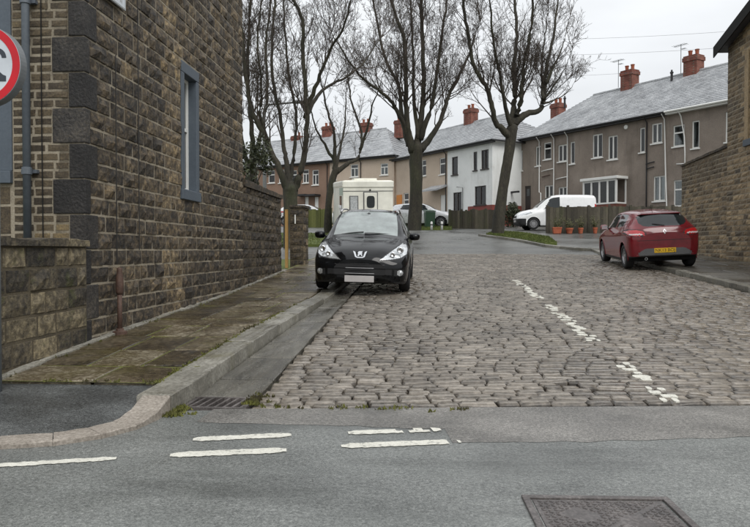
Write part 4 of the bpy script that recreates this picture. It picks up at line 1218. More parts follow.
def shell(root, M, u0, u1, z0, z1, depth, holes, mat, left=True, right=True, name='wall'):
    b = MB(); wall_face(b, u0, u1, z0, z1, holes); b.weld = True
    b.quad((u1, depth, z0), (u0, depth, z0), (u0, depth, z1), (u1, depth, z1))
    if 1: b.quad((u0, depth, z0), (u0, 0, z0), (u0, 0, z1), (u0, depth, z1))
    if 1: b.quad((u1, 0, z0), (u1, depth, z0), (u1, depth, z1), (u1, 0, z1))
    w = b.build(name, mat, root, M)
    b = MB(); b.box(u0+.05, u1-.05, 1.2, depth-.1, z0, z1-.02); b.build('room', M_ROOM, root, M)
    return w
def roof(root, M, u0, u1, z, depth, rise, hipL=0.0, hipR=0.0, oh=.3, mat=None, ends=(True, True), seed=1):
    """slate roof in stepped courses; hip lengths shorten the ridge"""
    r_ = random.Random(seed); n = 22
    b = MB()
    hm = depth/2
    el, er = (oh if ends[0] else 0), (oh if ends[1] else 0)
    def slope(front):
        for k in range(n):
            t0, t1 = k/n, (k+1)/n
            def P(t, s):
                y = -oh + (hm+oh)*t; zz = z + rise*t - .02
                a = u0 - el + (hipL+el)*t if hipL else u0 - el
                c = u1 + er - (hipR+er)*t if hipR else u1 + er
                return (a, c, y if front else depth - y, zz)
            a0, c0, y0, z0_ = P(t0, 0); a1, c1, y1, z1_ = P(t1, 0)
            lift = .035
            L = c0 - a0; m = max(1, int(L/.30)); off = (k % 2) * .15
            cuts = [0] + [min(L, off + .30*i) for i in range(1, m+2) if off + .30*i < L] + [L]
            for i in range(len(cuts)-1):
                s0, s1 = cuts[i]/L, cuts[i+1]/L
                j = r_.uniform(0, .012)
                q = [(a0+(c0-a0)*s0, y0, z0_+lift+j), (a0+(c0-a0)*s1, y0, z0_+lift+j), (a1+(c1-a1)*s1, y1, z1_+.006), (a1+(c1-a1)*s0, y1, z1_+.006)]
                if not front: q = [q[1], q[0], q[3], q[2]]
                tnt = r_.random()
                b.quad(*q, tint=tnt)
                lo = [(p[0], p[1], p[2]-lift-j) for p in q[:2]]
                b.quad(lo[0], lo[1], q[1], q[0], tint=tnt)
    slope(True); slope(False)
    for hip, u, sgn, en, ee in ((hipL, u0, -1, ends[0], el), (hipR, u1, 1, ends[1], er)):
        if hip:
            e0 = u + sgn*ee
            for k in range(n):
                t0, t1 = k/n, (k+1)/n
                A = [(e0 - sgn*(hip+ee)*t, -oh+(hm+oh)*t, depth+oh-(hm+oh)*t, z+rise*t-.02) for t in (t0, t1)]
                q = [(A[0][0], A[0][1], A[0][3]+.03), (A[0][0], A[0][2], A[0][3]+.03), (A[1][0], A[1][2], A[1][3]+.004), (A[1][0], A[1][1], A[1][3]+.004)]
                if sgn < 0: q = q[::-1]
                b.quad(*q, tint=r_.random())
        elif en:
            b.add([(u, 0, z-.02), (u, depth, z-.02), (u, hm, z+rise-.06)], [(0, 1, 2)], .5)
    rf = b.build('roof', mat or M_SLATE, root, M)
    # ridge tiles
    b = MB(); ra, rc = u0 + hipL - (el if not hipL else 0), u1 - hipR + (er if not hipR else 0)
    k = max(1, int((rc-ra)/.45))
    for i in range(k):
        s0, s1 = ra + (rc-ra)*i/k, ra + (rc-ra)*(i+1)/k - .01
        b.tube([(s0, hm, z+rise-.03), (s1, hm, z+rise-.03)], .10 + .006*(i % 2), 8, r_.random())
    b.build('ridge', M_SLATE, rf, M)
    return rf
def gutter(root, M, u0, u1, z, mat, oh=.3):
    b = MB().tube([(u0, -oh-.04, z-.02), (u1, -oh-.04, z-.02)], .06, 8); g_ = b.build('gutter', mat, root, M)
    b = MB(); b.box(u0, u1, -oh+.02, -.001, z-.16, z-.06); b.build('soffit', mat, root, M)
def pipe(root, M, u, z0, z1, mat, offs=((0, 0),), name='downpipe', y=-.06, r_=.036, oh=.3):
    pts = [(u, -oh-.03, z1), (u, -oh-.03, z1-.08), (u, y, z1-.35)] + [(u + du, y, z0 + (z1-z0)*t) for t, du in offs if t > 0] + [(u + offs[-1][1] if len(offs) else u, y, z0)]
    MB().tube(pts, r_, 8).build(name, mat, root, M, smooth=True)
def chimney(root, M, u, yv, w, d, z0, z1, pots=2, aerial=False):
    b = MB(); b.box(u-w/2, u+w/2, yv-d/2, yv+d/2, z0, z1-.32); b.box(u-w/2-.05, u+w/2+.05, yv-d/2-.05, yv+d/2+.05, z1-.32, z1-.10); b.box(u-w/2-.01, u+w/2+.01, yv-d/2-.01, yv+d/2+.01, z1-.10, z1)
    ch = b.build('chimney', M_RBRICK, root, M)
    for k in range(pots):
        x = u + (k-(pots-1)/2) * w/ max(1, pots)
        b = MB().lathe([(.12, z1-.01), (.10, z1+.1), (.11, z1+.28), (.13, z1+.30), (.13, z1+.34), (.08, z1+.345), (.08, z1+.2), (0, z1+.2)], (x, yv, 0), 12); b.build('chimney_pot', M_POT, ch, M)
    if aerial:
        b = MB(); x = u - w/2 - .12
        b.tube([(x, yv-d/2-.05, z1-1.0), (x, yv-d/2-.05, z1+.75)], .018, 6)
        b.tube([(x-.45, yv-d/2-.05, z1+.7), (x+.4, yv-d/2-.05, z1+.7)], .014, 5)
        for k in range(8): b.tube([(x-.45+.11*k, yv-d/2-.28, z1+.7), (x-.45+.11*k, yv-d/2+.18, z1+.7)], .008, 4)
        b.tube([(x, yv-d/2-.05, z1+.45), (x+.3, yv-d/2-.05, z1+.45)], .014, 5)
        for k in range(4): b.tube([(x+.05+.08*k, yv-d/2-.2, z1+.45), (x+.05+.08*k, yv-d/2+.1, z1+.45)], .008, 4)
        b.build('aerial', M_SIGNG, ch, M)
def vent(root, M, u, yv, z):
    MB().lathe([(.07, z-.3), (.07, z+.28), (.10, z+.30), (.10, z+.38), (.05, z+.40), (.05, z+.5), (0, z+.5)], (u, yv, 0), 10).build('roof_vent', M_BLACKP, root, M)

# --- brown pebble-dashed terrace on the right
FA = Facade(W(519, 0, 47.5), W(728, 0, 35.0))
ZE = (CAM_H + (HOR-140)*47.3/F_PX + CAM_H + (HOR-101.5)*35.0/F_PX) / 2
ZB = 1.6
DEP = 7.0
RISE = 2.85
def R(F, *a): return F.rect(*a)
u_ab = FA.uz(579, 0)[0]; u_bc = FA.uz(667, 0)[0]
# house A (left third, hipped end)
hA = thing('terraced_house', 'brown pebbledash hipped end house with white pipes behind the white van', 'house', tuple(FA.A + Vector((0, 0, ZB))), group='brown pebbledash terrace')
hb = thing('terraced_house', 'brown pebbledash middle house with white bay window and a chimney above', 'house', tuple(FA.A + FA.d*u_ab + Vector((0, 0, ZB))), group='brown pebbledash terrace')
hc = thing('terraced_house', 'brown pebbledash house nearest the tan stone wall, tall chimney with aerial', 'house', tuple(FA.A + FA.d*u_bc + Vector((0, 0, ZB))), group='brown pebbledash terrace')
M_ = FA.M
wA = [(R(FA, 517.6, 151, 522.3, 171), 'top'), (R(FA, 535.3, 146.5, 540.2, 166), 'one'), (R(FA, 543.3, 142.6, 550.8, 159.6), 'top'), (R(FA, 557.5, 145, 566.2, 161.7), 'two'), (R(FA, 569.6, 142, 574.2, 164), 'one'),
      (R(FA, 544.4, 185.4, 552.6, 203), 'two'), (R(FA, 558, 187, 567, 203), 'two')]
wA[0] = ((max(.12, wA[0][0][0]),) + wA[0][0][1:], 'top')
door = R(FA, 524.5, 186, 530.5, 214)
wB = [(R(FA, 591.8, 134.4, 601.8, 157.8), 'two'), (R(FA, 607.3, 136, 616.8, 159.6), 'two'), (R(FA, 638.8, 128, 644.2, 152.6), 'one'), (R(FA, 650.7, 123.6, 661.2, 143.4), 'two'), (R(FA, 652.8, 176, 664.7, 201), 'two')]
wC = [(R(FA, 672, 125.3, 683.5, 146.5), 'top'), (R(FA, 690.8, 121, 698.2, 148.5), 'one'), (R(FA, 673, 180, 682.5, 206.6), 'top'), (R(FA, 724, 112, 733, 142), 'two')]
uend = FA.L + 5.0
shell(hA, M_, 0, u_ab-.004, ZB, ZE, DEP, [w[0] for w in wA] + [door], M_PEBBLE, left=True, right=False)
shell(hb, M_, u_ab, u_bc-.004, ZB, ZE, DEP, [w[0] for w in wB], M_PEBBLE, left=False, right=False)
shell(hc, M_, u_bc, uend, ZB, ZE, DEP, [w[0] for w in wC], M_PEBBLE, left=False, right=True)
for root, ws in ((hA, wA), (hb, wB), (hc, wC)):
    for h, st in ws: window(root, M_, h, st)
b = MB(); b.box(door[0], door[1], .06, .12, door[2], door[3]); d_ = b.build('door', M_BFRAME, hA, M_)
b = MB(); b.box(door[0]+.15, door[1]-.15, .052, .0595, door[2]+1.2, door[3]-.2); b.build('pane', M_GLASS, d_, M_)
roof(hA, M_, 0, u_ab-.004, ZE, DEP, RISE, hipL=3.3, ends=(True, False), seed=1)
roof(hb, M_, u_ab, u_bc-.004, ZE, DEP, RISE, ends=(False, False), seed=2)
roof(hc, M_, u_bc, uend, ZE, DEP, RISE, ends=(False, True), seed=3)
gutter(hA, M_, -.3, u_ab-.004, ZE, M_BLACKP); gutter(hb, M_, u_ab, u_bc-.004, ZE, M_BLACKP); gutter(hc, M_, u_bc, uend, ZE, M_WHITE)
for px_, mat, root, offs in ((539.5, M_WHITE, hA, ((.45, 0), (.44, .15))), (554, M_WHITE, hA, ((.5, 0),)), (567.5, M_WHITE, hA, ((.5, 0), (.35, -.02))), (646.5, M_BLACKP, hb, ((.5, 0),)), (664, M_WHITE, hb, ((.5, .1), (.0001, .25))), (680.5, M_WHITE, hc, ((.6, .2), (.36, .25)))):
    u = FA.uz(px_, 0)[0]
    pipe(root, M_, u, (2.0 if px_ != 680.5 else 5.1), ZE, mat, offs)
for px_, py_, dx, root, mat in ((548, 170, 1.1, hA, M_WHITE), (562, 178, 1.0, hA, M_WHITE), (650, 163, .55, hb, M_BLACKP), (650, 168, .5, hb, M_BLACKP), (684, 164, -.9, hc, M_WHITE), (546, 176, .7, hA, M_RUSTP)):
    u, z = FA.uz(px_, py_)
    MB().tube([(u-dx/2, -.06, z-.05), (u, -.07, z), (u+dx/2, -.06, z+.03)], .032, 8).build('waste_pipe', mat, root, M_, smooth=True)
u, z = FA.uz(625.5, 127.5); MB().lathe([(0, -.09), (.10, -.085), (.13, -.06), (.13, -.001)], (u, 0, z), 14, axis='y').build('alarm_box', M_WHITE, hb, M_)
u, z = FA.uz(633, 117); 
# bay porch
bx = R(FA, 592, 181, 626, 214); pj = .85
bay = part_empty('bay_window', hb)
a, c, e, g = bx; e = ZB; sillz = FA.uz(609, 205)[1]
b = MB(); b.box(a-.12, c+.12, -pj-.12, -.001, g, g+.16); b.build('flat_roof', M_WHITE, bay, M_, bevel=.02)
b = MB(); b.box(a, c, -pj, -.001, e, sillz); b.build('base', M_RBRICK, bay, M_)
n = 4; b = MB()
for k in range(n+1):
    x = a + (c-a-.12)*k/n; b.box(x, x+.12, -pj, -pj+.07, sillz, g-.001)
b.box(a-.02, c+.02, -pj-.015, -pj+.08, sillz-.001, sillz+.09)
b.box(a, c, -pj-.003, -pj+.073, g-.10, g-.002)
for x in (a, c-.07):
    b.box(x, x+.07, -pj+.08, -.001, sillz, sillz+.085); b.box(x, x+.07, -.075, -.002, sillz+.085, g-.002)
b.build('frame', M_WHITE, bay, M_)
for k in range(n):
    x = a + (c-a-.08)*k/n + .07
    b = MB(); b.box(x, x+(c-a-.08)/n, -pj+.03, -pj+.035, sillz+.08, g-.09); b.build('pane', M_PANE, bay, M_)
b = MB()
for k in range(16):
    x = a+.1+(c-a-.2)*k/16; b.quad((x, -pj+.2+.03*(k % 2), sillz+.08), (x+(c-a-.2)/16, -pj+.2+.03*((k+1) % 2), sillz+.08), (x+(c-a-.2)/16, -pj+.2+.03*((k+1) % 2), g-.1), (x, -pj+.2+.03*(k % 2), g-.1))
    if k in (4, 5, 6, 11, 12): del b.f[-1], b.t[-1], b.mi[-1]
b.build('curtain', M_CURT, bay, M_)
# red brick plinth
pz = FA.uz(690, 206)[1]
for root, ua, ub in ((hb, bx[1]+.02, u_bc-.004), (hc, u_bc, uend)):
    b = MB(); b.box(ua, ub, -.035, -.001, ZB, pz-.45 if root is hb else pz); b.build('plinth', M_RBRICK, root, M_)
# chimneys on the ridge
for root, px_, yb_, yt, wpx, aer, pots in ((hb, 628.5, 93, 71.5, 17, True, 2), (hc, 692, 77, 57, 18, True, 2)):
    u0_, _ = FA.uz(px_, 0)
    # ridge line is half the depth behind the facade
    Fr = Facade(FA.A + Vector((-FA.d.y, FA.d.x, 0))*DEP/2, FA.B + Vector((-FA.d.y, FA.d.x, 0))*DEP/2)
    u, zt_ = Fr.uz(px_, yt)
    ua, _ = Fr.uz(px_-wpx/2, yt); ub, _ = Fr.uz(px_+wpx/2, yt)
    chimney(root, M_, u, DEP/2, .85, .7, ZE+RISE-.5, zt_, pots, aer)
for root, px_ in ((hA, 569), (hc, 675.5)):
    u, z = Fr.uz(px_, 90); vent(root, M_, u, DEP/2 - .5, ZE+RISE-.25)

# --- white and beige pair, middle distance
FM = Facade(W(395, 0, 56.0), W(492, 0, 46.0))
ZM = CAM_H + (HOR-140.5)*46/F_PX; ZBM = 2.2
u_wb = FM.uz(447.3, 0)[0]
hw = thing('rendered_house', 'white rendered corner house with dark window frames and a red painted base', 'house', tuple(FM.A + FM.d*u_wb + Vector((0, 0, ZBM))))
hp = thing('rendered_house', 'narrow beige rendered house joined to the left of the white house', 'house', tuple(FM.A + Vector((0, 0, ZBM))))
ww = [(R(FM, 451.7, 157, 457.6, 175), 'one'), (R(FM, 473.2, 152, 476.9, 170.5), 'one'), (R(FM, 481, 150, 488.2, 169), 'two'), (R(FM, 453, 192.4, 461.5, 214), 'two'), (R(FM, 474.5, 186, 485.8, 205), 'two')]
wp = [(R(FM, 439.3, 158, 445, 174.5), 'top'), (R(FM, 421.5, 160, 426, 176), 'top')]
dr = R(FM, 440, 195, 445.5, 216); dr2 = R(FM, 403.5, 193, 408.5, 212); 
shell(hw, FM.M, u_wb, FM.L, ZBM, ZM, 8.5, [w[0] for w in ww], M_RWHITE, left=False)
shell(hp, FM.M, 0, u_wb-.004, ZBM, ZM, 8.5, [w[0] for w in wp] + [dr, dr2], M_BEIGE, right=False)
for h, st in ww: window(hw, FM.M, h, st, frame=M_BFRAME)
for h, st in wp: window(hp, FM.M, h, st)
window(hp, FM.M, dr2, 'top')
b = MB(); b.box(dr[0], dr[1], .06, .12, dr[2], dr[3]); b.build('door', M_WHITE, hp, FM.M)
b = MB(); x0, x1 = FM.uz(431, 0)[0], FM.uz(447, 0)[0]; zc = FM.uz(440, 190)[1]
b.add([(x0, -.9, zc-.12), (x1, -.9, zc-.12), (x1, 0, zc+.2), (x0, 0, zc+.2), (x0, -.9, zc), (x1, -.9, zc), (x1, 0, zc+.35), (x0, 0, zc+.35)], [(3,2,1,0),(4,5,6,7),(0,1,5,4),(1,2,6,5),(2,3,7,6),(3,0,4,7)]); b.build('porch_canopy', M_SLATE, hp, FM.M)
orr = R(FM, 397, 195, 402, 205); b = MB(); b.box(orr[0], orr[1], -.05, -.004, orr[2], orr[3]); b.build('orange_panel', M_ORANGE, hp, FM.M)
b = MB(); pz_ = FM.uz(488, 205)[1]; b.box(FM.uz(468, 0)[0], FM.L+.03, -.03, -.001, ZBM, pz_); b.box(FM.L+.001, FM.L+.03, 0, 8.5, ZBM, pz_); b.build('plinth', M_REDP, hw, FM.M)
roof(hw, FM.M, u_wb, FM.L, ZM, 8.5, 2.7, hipR=3.6, ends=(False, True), seed=5)
roof(hp, FM.M, 0, u_wb-.004, ZM, 8.5, 2.7, ends=(True, False), seed=6)
gutter(hw, FM.M, u_wb, FM.L+.3, ZM, M_BLACKP); gutter(hp, FM.M, -.3, u_wb-.004, ZM, M_BLACKP)
b = MB().tube([(FM.L+.34, -.34, ZM-.02), (FM.L+.34, 8.8, ZM-.02)], .06, 8); b.build('gutter', M_BLACKP, hw, FM.M)
pipe(hp, FM.M, u_wb-.12, 2.5, ZM, M_BLACKP, ((.5, 0),))
Fr = Facade(FM.A + Vector((-FM.d.y, FM.d.x, 0))*4.25, FM.B + Vector((-FM.d.y, FM.d.x, 0))*4.25)
u, zt_ = Fr.uz(470.5, 109.5); chimney(hw, FM.M, u, 4.25, .9, .7, ZM+2.2, zt_, 2)
u, zt_ = Fr.uz(511, 99); chimney(hw, FM.M, FM.L-.6, 6.6, .8, .7, ZM+.3, ZM+3.2, 2)
u, z = FM.uz(463, 192); b = MB(); b.tube([(u, -.05, z-1.6), (u, -.05, z+.3), (u-.3, -.35, z+.35)], .02, 6); b.build('wall_rail', M_BLACKP, hw, FM.M)
# lamp bracket on the side of the white house
b = MB(); zb2 = ZM-3.4; b.box(FM.L+.001, FM.L+.7, 1.6, 1.75, zb2, zb2+.12); b.build('lamp_bracket', M_BLACKP, hw, FM.M)

# --- far row on the left
FL = Facade(W(238, 0, 65.6), W(394, 0, 55.8))
ZL = CAM_H + (HOR-155.5)*55.8/F_PX; ZBL = 2.4
u1_ = FL.uz(330, 0)[0]; u0_ = FL.uz(287, 0)[0]
hl0 = thing('rendered_house', 'far brown rendered house behind the leftmost trees', 'house', tuple(FL.A + Vector((0, 0, ZBL))))
hl = thing('rendered_house', 'far brown rendered house with two small dark door canopies', 'house', tuple(FL.A + FL.d*u0_ + Vector((0, 0, ZBL))))
hk = thing('rendered_house', 'far pinkish beige rendered house directly behind the camper van', 'house', tuple(FL.A + FL.d*u1_ + Vector((0, 0, ZBL))))
w0 = [(R(FL, 268.5, 170.5, 275, 183), 'top'), (R(FL, 279, 170, 284.5, 183), 'top'), (R(FL, 252, 172, 258, 184), 'top')]
w1 = [(R(FL, 303, 169.7, 308.9, 183), 'cross'), (R(FL, 312.4, 170, 318.7, 185), 'cross'), (R(FL, 292, 170.5, 297, 183), 'top')]
w2 = [(R(FL, 350.6, 164.5, 358.3, 177), 'cross'), (R(FL, 380.4, 163.5, 388, 175), 'cross'), (R(FL, 332.5, 168, 336.5, 180), 'top')]
d1 = [R(FL, 304.8, 197, 308.6, 213), R(FL, 314.5, 197, 318.5, 213)]
shell(hl0, FL.M, 0, u0_-.004, ZBL, ZL, 7.5, [w[0] for w in w0], M_BROWNR, right=False)
shell(hl, FL.M, u0_, u1_-.004, ZBL, ZL, 7.5, [w[0] for w in w1] + d1, M_BROWNR, left=False, right=False)
shell(hk, FL.M, u1_, FL.L, ZBL, ZL, 7.5, [w[0] for w in w2], M_BEIGE, left=False)
for root, ws in ((hl0, w0), (hl, w1), (hk, w2)):
    for h, st in ws: window(root, FL.M, h, st)
for q in d1:
    b = MB(); b.box(q[0], q[1], .06, .12, q[2], q[3]); b.build('door', M_WHITE, hl, FL.M)
    b = MB(); b.box(q[0]-.5, q[1]+.25, -.8, -.002, q[3]+.05, q[3]+.2); b.build('door_canopy', M_BLACKP, hl, FL.M)
roof(hl0, FL.M, 0, u0_-.004, ZL, 7.5, 3.0, ends=(True, False), seed=7); roof(hl, FL.M, u0_, u1_-.004, ZL, 7.5, 3.0, ends=(False, False), seed=8); roof(hk, FL.M, u1_, FL.L, ZL, 7.5, 3.0, hipR=3.2, ends=(False, True), seed=9)
for root, ua, ub in ((hl0, -.3, u0_-.004), (hl, u0_, u1_-.004), (hk, u1_, FL.L+.3)): gutter(root, FL.M, ua, ub, ZL, M_BLACKP)
Fr = Facade(FL.A + Vector((-FL.d.y, FL.d.x, 0))*3.75, FL.B + Vector((-FL.d.y, FL.d.x, 0))*3.75)
for root, px_, yt in ((hl0, 257.5, 151), (hl, 297.5, 136.5), (hl, 328.5, 127), (hk, 366, 123.5), (hk, 401, 121)):
    u, zt_ = Fr.uz(px_, yt); u = min(u, FL.L-.3)
    chimney(root, FL.M, u, 3.75, .95, .7, ZL+2.0, zt_, 2)
pipe(hl, FL.M, u1_-.25, 2.6, ZL, M_BLACKP, ((.5, 0),)); pipe(hk, FL.M, FL.uz(361, 0)[0], 2.6, ZL, M_BLACKP, ((.5, 0),))
pipe(hl0, FL.M, FL.uz(265, 0)[0], 2.6, ZL, M_WHITE, ((.5, 0),))
# ------------------------------------------------------------------ bare winter trees
M_BARK = smat('mossy_bark', [srgb(22,20,17), srgb(40,37,30), srgb(62,58,47), srgb(90,85,69)], tw=.2, n1=(2.5,.5), n2=(24,.5), rough=.85, bump=(22,1.0,.03), stretch=(1,1,.35),
              overlays=[(srgb(60,66,38), 1.4, .5, .72, .45)])
M_TWIG = smat('twig_bark', [srgb(42,35,30), srgb(62,54,47), srgb(86,76,67)], tw=.3, n1=(1,.4), n2=(12,.3), rough=.85, bump=None)
def smooth_path(pts, rad, k=4):
    """Catmull-Rom through control points"""
    P, Rr = [], []
    n = len(pts)
    for i in range(n - 1):
        p0, p1, p2, p3 = pts[max(0, i-1)], pts[i], pts[i+1], pts[min(n-1, i+2)]
        for s in range(k):
            t = s / k
            P.append(0.5 * ((2*p1) + (p2-p0)*t + (2*p0-5*p1+4*p2-p3)*t*t + (3*p1-p0-3*p2+p3)*t*t*t))
            Rr.append(rad[i] + (rad[i+1]-rad[i])*t)
    P.append(pts[-1]); Rr.append(rad[-1])
    return P, Rr
def bare_tree(name, label, base, Z, trunk, limbs, seed, dens=1.0, reach=1.0, ivy=0, group='bare street trees'):
    """trunk: [(px,py,radius px)], limbs: [(r0, r1, depth drift, [(px,py)...])] traced on the vertical plane at distance Z, then given depth"""
    r = random.Random(seed)
    s = Z / F_PX
    fw = Vector((-SA, CA, 0)); rt = Vector((CA, SA, 0)); up = Vector((0, 0, 1))
    root = thing(name, label, 'tree', base, group=group)
    tp = [W(x, y, Z) for x, y, _ in trunk]; tr_ = [q * s for _, _, q in trunk]
    bz = zg(tp[0].y) - .15
    tp[0].z = bz
    tp.insert(1, tp[0].lerp(tp[1], .12)); tr_.insert(1, tr_[0]); tr_[0] *= 1.4
    top_ = tp[-1] + (tp[-1]-tp[-2]).normalized()*tr_[-1]*.9; tp.append(top_); tr_.append(tr_[-1]*.35)
    P, Rr = smooth_path(tp, tr_)
    b = MB()
    # uneven trunk surface
    n = 14; v = []; f = []
    for i, (p, q) in enumerate(zip(P, Rr)):
        for k in range(n):
            a = 2*math.pi*k/n
            w = 1 + .09*math.sin(3*a + i*.35 + seed) + .05*math.sin(7*a - i*.6) + r.uniform(-.035, .035)
            v.append(p + rt*math.cos(a)*q*w + fw*math.sin(a)*q*w)
    for i in range(len(P)-1):
        for k in range(n): f.append((i*n+k, i*n+(k+1) % n, (i+1)*n+(k+1) % n, (i+1)*n+k))
    f.append(tuple((len(P)-1)*n+k for k in range(n)))
    b.add(v, f).build('trunk', M_BARK, root, smooth=True)
    crown = MB(); segs = []
    def spawn(p, d, L, rad, lvl):
        """a curving shoot with side shoots"""
        nseg = 5 if lvl == 1 else 4 if lvl == 2 else 3
        pts = [p]; q = p; dd = d.copy()
        for i in range(nseg):
            dd = (dd + up * (.16 if lvl < 3 else .08) + Vector((r.gauss(0, .13), r.gauss(0, .13), r.gauss(0, .10)))).normalized()
            q = q + dd * L/nseg; pts.append(q)
        rr = [rad * (1 - .8*i/nseg) for i in range(nseg+1)]
        crown.tube(pts, [max(.0055, x) for x in rr], 5 if lvl == 1 else 4 if lvl == 2 else 3, r.random(), cap=False)
        if lvl >= 4: return
        cnt = {1: 11, 2: 8, 3: 4}[lvl]
        cnt = max(2, int(cnt * dens * min(1.3, L / {1: 2.2, 2: 1.1, 3: .6}[lvl]) + r.random()))
        for c in range(cnt):
            t = r.uniform(.18, .98); i = min(nseg-1, int(t*nseg)); base_ = pts[i].lerp(pts[i+1], t*nseg-i)
            tang = (pts[i+1]-pts[i]).normalized()
            side = tang.orthogonal().normalized(); side.rotate(Matrix.Rotation(r.uniform(0, 6.28), 3, tang))
            an = math.radians(r.uniform(28, 62))
            nd = (tang*math.cos(an) + side*math.sin(an) + up*.12).normalized()
            spawn(base_, nd, L * r.uniform(.30, .58) * (1.1 - .35*t), rad * (.42 - .12*t), lvl+1)
    for li, (r0, r1, drift, pl_) in enumerate(limbs):
        L = len(pl_)
        pts = []
        for i, (x, y) in enumerate(pl_):
            dz = drift * (i/(L-1))**1.2 * 3.0
            pts.append(W(x, y, Z + dz * (1 if i else 0)))
        rad = [(.72 + .28*max(0, 1-i/1.5))*(r0 + (r1-r0)*(i/(L-1))**.8) * s for i in range(L)]
        # continue the limb past the last traced point
        d = (pts[-1]-pts[-2]).normalized()
        ext = (1.6 if r1 > .6 else .7) * reach
        pts.append(pts[-1] + (d + up*.25).normalized()*ext); rad.append(rad[-1]*.35)
        P, Rr = smooth_path(pts, rad, 5)
        P = [p + Vector((r.gauss(0, .018), r.gauss(0, .018), r.gauss(0, .012))) if 0 < i else p for i, p in enumerate(P)]
        MB().tube(P, Rr, 9, .5).build('limb', M_BARK, root, smooth=True)
        tot = sum((P[i+1]-P[i]).length for i in range(len(P)-1))
        thin = .55 if r0 < 2 else 1.0
        cnt = int(tot * 3.6 * dens * thin)
        for c in range(cnt):
            t = r.uniform(.14, 1.0)**.85; x = t*(len(P)-1); i = min(len(P)-2, int(x)); p = P[i].lerp(P[i+1], x-i)
            tang = (P[i+1]-P[i]).normalized()
            side = tang.orthogonal().normalized(); side.rotate(Matrix.Rotation(r.uniform(0, 6.28), 3, tang))
            an = math.radians(r.uniform(22, 58))
            nd = (tang*math.cos(an) + side*math.sin(an) + up*.2).normalized()
            spawn(p, nd, reach * thin * r.uniform(1.0, 3.0) * (1.1-.45*t), max(.011, min(.05, Rr[i] * r.uniform(.2, .38))), 1 if r.random() < .55 else 2)
        for c in range(5 if thin == 1 else 2): # leaders at the tip
            d_ = ((P[-1]-P[-2]).normalized() + Vector((r.gauss(0, .4), r.gauss(0, .4), r.uniform(.1, .6)))).normalized()
            spawn(P[-1], d_, reach*thin*r.uniform(1.2, 2.6), .02, 1)
    tag(crown.build('crown', M_TWIG, root), kind='stuff')
    return root
def foot(px, Z):
    p = W(px, 0, Z); return (p.x, p.y, zg(p.y))
# T4: the leaning tree before the white van
bare_tree('bare_tree', 'bare tree with curving trunk on the grass verge beside the white van', foot(498, 32.6), 32.6,
    [(498, 234, 6.6), (499, 216, 5.6), (502, 192, 5.0), (506, 168, 4.9), (510, 146, 5.2), (512, 128, 5.6)],
    [(4.6, 2.0, -.6, [(511, 138), (502, 130), (495, 122), (491, 104), (485, 86), (474, 68), (468, 40), (463, 10)]),
     (4.6, 2.0, .5, [(512, 132), (513, 112), (514, 92), (513, 66), (516, 38), (514, 5)]),
     (3.8, 1.6, -.4, [(513, 126), (519, 106), (522, 84), (524, 60), (530, 30), (532, 2)]),
     (4.6, 1.7, .3, [(513, 124), (526, 114), (539, 111), (544, 97), (544, 78), (550, 50), (554, 22)]),
     (3.0, 1.2, -.9, [(512, 130), (505, 108), (500, 80), (494, 50), (490, 15)]),
     (2.2, .9, .9, [(543, 100), (541, 82), (541, 60), (545, 30)]),
     (1.4, .5, -.3, [(544, 99), (552, 88), (560, 76), (566, 64)]),
     (1.3, .5, .4, [(543, 104), (552, 101), (561, 97), (568, 91)]),
     (1.6, .5, .2, [(545, 84), (554, 64), (561, 48), (566, 30)])], 4, dens=.8, reach=1.0)
# T3: tall tree in the middle
bare_tree('bare_tree', 'tall bare tree with straight trunk on the verge left of the white house', foot(416, 37), 37,
    [(414, 230, 7.2), (415, 205, 6.3), (416, 180, 6.0), (416, 160, 6.3), (417, 148, 6.8)],
    [(4.6, 1.8, -.5, [(413, 152), (408, 132), (406, 108), (406, 85), (404, 42), (396, 18), (388, -10)]),
     (4.8, 2.0, .4, [(416, 150), (419, 134), (422, 108), (423, 85), (422, 40), (421, 0), (424, -25)]),
     (4.4, 1.6, .6, [(420, 150), (429, 140), (440, 122), (446, 104), (450, 92), (459, 76), (470, 50)]),
     (3.4, 1.3, -.8, [(410, 146), (402, 122), (392, 104), (380, 92), (364, 80), (352, 66)]),
     (3.4, 1.3, .8, [(409, 146), (402, 116), (398, 86), (386, 62), (378, 28), (372, -5)]),
     (3.2, 1.3, -.3, [(420, 140), (431, 108), (436, 78), (440, 44), (446, 5)]),
     (2.6, 1.1, .9, [(418, 140), (414, 100), (413, 60), (411, 20), (408, -20)])], 5, dens=.8, reach=1.15)
# T1: many-stemmed tree behind the gate pier
bare_tree('bare_tree', 'many-stemmed bare tree rising behind the gate pier and garden wall', foot(290, 27.5), 27.5,
    [(291, 246, 8.5), (291, 220, 7.0), (291, 200, 6.8), (291, 188, 7.6)],
    [(4.6, 2.0, -.4, [(288, 192), (280, 170), (265, 138), (252, 108), (246, 72), (243, 30), (238, -5)]),
     (3.8, 1.6, .5, [(290, 190), (287, 165), (284, 146), (280, 114), (273, 76), (273, 36), (276, 0)]),
     (4.6, 2.0, -.3, [(294, 190), (301, 172), (306, 140), (307, 110), (304, 62), (303, 22), (292, -4)]),
     (3.0, 1.2, .8, [(306, 118), (315, 100), (329, 86), (350, 76), (366, 60)]),
     (2.8, 1.1, -.7, [(306, 112), (318, 82), (330, 52), (341, 34), (350, 8)]),
     (3.0, 1.2, .9, [(291, 186), (293, 160), (297, 120), (290, 80), (286, 40), (284, 0)]),
     (2.4, 1.0, -.5, [(272, 155), (262, 120), (262, 84), (258, 44), (262, 6)])], 6, dens=.78, reach=.9)
